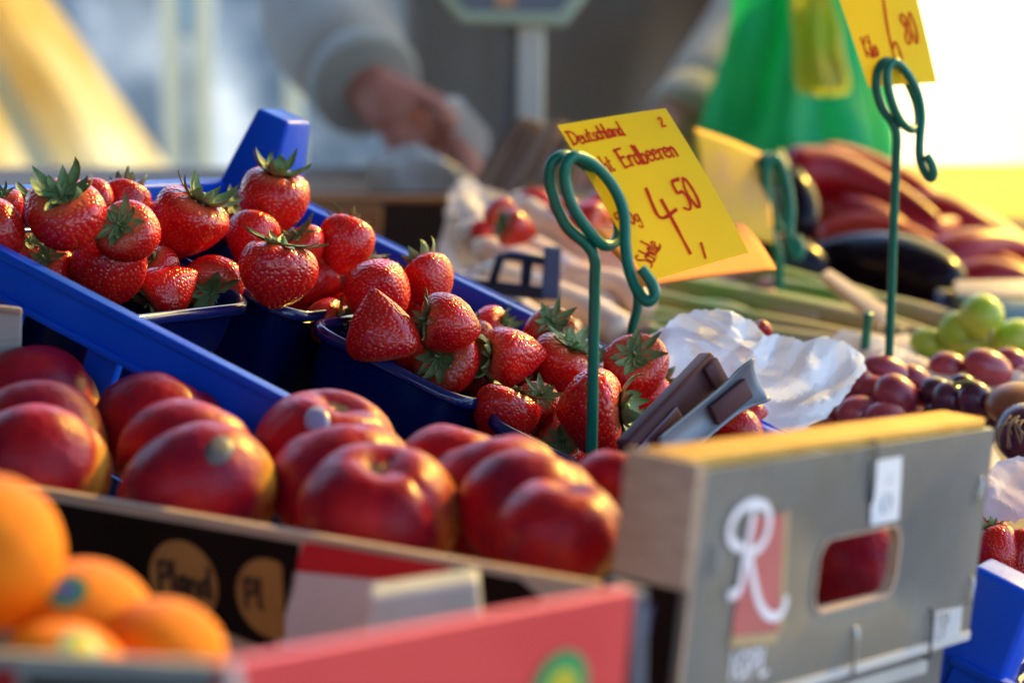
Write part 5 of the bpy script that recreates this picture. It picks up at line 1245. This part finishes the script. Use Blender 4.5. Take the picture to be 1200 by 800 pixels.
J = [(Vector((VX, VY, .98)), (.14, .10)), (Vector((VX, VY - .01, 1.15)), (.125, .09)), (Vector((VX, VY, 1.36)), (.14, .09)), (Vector((VX, VY - .01, 1.50)), .055), (Vector((VX, VY - .03, 1.585)), (.062, .07)), (Vector((VX, VY - .03, 1.67)), (.076, .09)), (Vector((VX, VY - .02, 1.745)), (.06, .07)),
     (shl, .05), (el, .04), (hl, .028), (shr, .05), (er, .04), (hr, .028),
     (Vector((VX - .09, VY, .90)), .085), (Vector((VX - .10, VY - .01, .50)), .055), (Vector((VX - .10, VY + .02, .09)), .038), (Vector((VX - .11, VY - .13, .03)), (.04, .025)),
     (Vector((VX + .09, VY, .90)), .085), (Vector((VX + .10, VY - .01, .50)), .055), (Vector((VX + .10, VY + .02, .09)), .038), (Vector((VX + .11, VY - .13, .03)), (.04, .025)),
     (Vector((VX, VY - .125, 1.645)), .013)]
E = [(0, 1), (1, 2), (2, 3), (3, 4), (4, 5), (5, 6), (2, 7), (7, 8), (8, 9), (2, 10), (10, 11), (11, 12), (0, 13), (13, 14), (14, 15), (15, 16), (0, 17), (17, 18), (18, 19), (19, 20), (5, 21)]
hand(J, E, 9, hl, D3(.62, -.70, -.2), D3(.45, .75, -.1), D3(.2, -.6, -.75))
hand(J, E, 12, hr, D3(-.65, -.65, -.3), D3(-.5, .7, 0), D3(-.2, -.6, -.75))
skin_mesh('body', J, E, m_skin, vd, 2)
mid = lambda a, b, t: a.lerp(b, t)
hlc, hrc = mid(el, hl, .92), mid(er, hr, .92)
J = [(Vector((VX, VY, .97)), (.215, .135)), (Vector((VX, VY - .01, 1.15)), (.215, .125)), (Vector((VX, VY, 1.36)), (.175, .12)), (Vector((VX, VY, 1.47)), (.075, .075)),
     (shl, .075), (mid(shl, el, .55), .066), (el, .076), (mid(el, hl, .45), .072), (hlc, .062), (shr, .075), (mid(shr, er, .55), .066), (er, .062), (mid(er, hr, .45), .054), (hrc, .046), (Vector((VX, VY, .90)), (.19, .14))]
E = [(14, 0), (0, 1), (1, 2), (2, 3), (2, 4), (4, 5), (5, 6), (6, 7), (7, 8), (2, 9), (9, 10), (10, 11), (11, 12), (12, 13)]
jp = skin_mesh('jumper', J, E, m_knit, vd, 2, root=1)
LOC[jp.name] = LOC[vd.name]
for a, b, r_ in ((el, hl, .066), (er, hr, .050)):
    c0_, c1_ = mid(a, b, .84), mid(a, b, 1.0)
    MB().tube(catmull([c0_, mid(c0_, c1_, .3), mid(c0_, c1_, .8), c1_], 4), lambda x: r_ * (.86 + .06 * math.sin(x * 3.1) - .08 * x), 24).build('cuff', mat('pale_knit', (.30, .29, .265), .9, (.35, .34, .31), 20, bump=.5, bscale=160, sheen=.3), jp, smooth=True)
J = [(Vector((VX, VY, .95)), (.16, .12)), (Vector((VX - .095, VY, .86)), .105), (Vector((VX - .10, VY - .01, .50)), .078), (Vector((VX - .10, VY + .01, .10)), .062), (Vector((VX + .095, VY, .86)), .105), (Vector((VX + .10, VY - .01, .50)), .078), (Vector((VX + .10, VY + .01, .10)), .062)]
skin_mesh('trousers', J, [(0, 1), (1, 2), (2, 3), (0, 4), (4, 5), (5, 6)], m_jean, vd, 2)
def apr(u, v):
    a = (u - .5) * 2.1; z = 1.40 - .72 * v; wd = .235 + .01 * v - .05 * max(0, .3 - v)
    return Vector((VX + .035 + wd * math.sin(a) * (1.0 + .02 * noise.noise(Vector((u * 6, v * 4, 0)))), VY - .01 - (.145 + .01 * math.sin(u * 22 + v * 3)) * math.cos(a), z))
MB().grid(apr, 40, 30).build('apron', m_apron, vd, smooth=True, solid=.003)
hb = MB(); hb.ell(Vector((VX, VY + .005, 1.72)), (Vector((.098, 0, 0)), Vector((0, .112, 0)), Vector((0, .02, .095))), 24, 14, lambda th, ph: 1 + .05 * noise.noise(Vector((th * 4, ph * 3, 0)))); hb.build('hair', m_hair, vd, smooth=True)
for sx in (-1, 1):
    MB().ell(Vector((VX + sx * .031, VY - .112, 1.668)), (Vector((.012, 0, 0)), Vector((0, .008, 0)), Vector((0, 0, .008))), 10, 8).build('eye', mat('eye_dark', (.05, .04, .035), .2), vd, smooth=True)
    MB().ell(Vector((VX + sx * .080, VY - .03, 1.655)), (Vector((.010, 0, 0)), Vector((0, .018, 0)), Vector((0, 0, .03))), 10, 8).build('ear', m_skin, vd, smooth=True)
MB().ell(Vector((VX, VY - .106, 1.603)), (Vector((.024, 0, 0)), Vector((0, .008, 0)), Vector((0, 0, .006))), 10, 8).build('mouth', mat('lips', (.40, .13, .11), .5), vd, smooth=True)
crumple('paper_bag', 'white paper bag in the hand of the vendor', [(520, 122), (536, 118), (552, 134), (574, 158), (572, 180), (552, 204), (540, 196), (530, 165), (518, 140)], lambda x, y: 2.56, mat('white_paper', (.74, .72, .74), .6), .006, 19, 'paper bag', 10, 16)
# ------------------------------------------------------------------ light
w = bpy.data.worlds.new('World'); SC.world = w; w.use_nodes = True
nt = w.node_tree; bg = nt.nodes['Background']; sky = nt.nodes.new('ShaderNodeTexSky')
sky.sky_type = 'NISHITA'; sky.sun_disc = False
SUN_EL, SUN_AZ = R(28), R(39)                      # azimuth: to the right of straight ahead (+Y)
sky.ozone_density = 3.5; sky.sun_elevation = SUN_EL; sky.sun_rotation = SUN_AZ
nt.links.new(sky.outputs[0], bg.inputs['Color']); bg.inputs['Strength'].default_value = .15
sd = bpy.data.lights.new('sun', 'SUN'); so = bpy.data.objects.new('sun', sd); COL.objects.link(so)
sd.energy = 3.4; sd.angle = R(.6); sd.color = (1, .92, .80)
to_sun = Vector((math.sin(SUN_AZ) * math.cos(SUN_EL), math.cos(SUN_AZ) * math.cos(SUN_EL), math.sin(SUN_EL)))
so.rotation_euler = (-to_sun).to_track_quat('-Z', 'Y').to_euler()
so.location = (2, 3, 4)
SC.view_settings.view_transform = 'Standard'; SC.view_settings.look = 'None'
SC.view_settings.exposure = 2.15; SC.view_settings.gamma = 1.0; SC.view_settings.use_curve_mapping = False
SC.cycles.use_denoising = True
SC.cycles.max_bounces = 8; SC.cycles.transparent_max_bounces = 12; SC.cycles.sample_clamp_indirect = 6
SC.cycles.caustics_reflective = False; SC.cycles.caustics_refractive = False
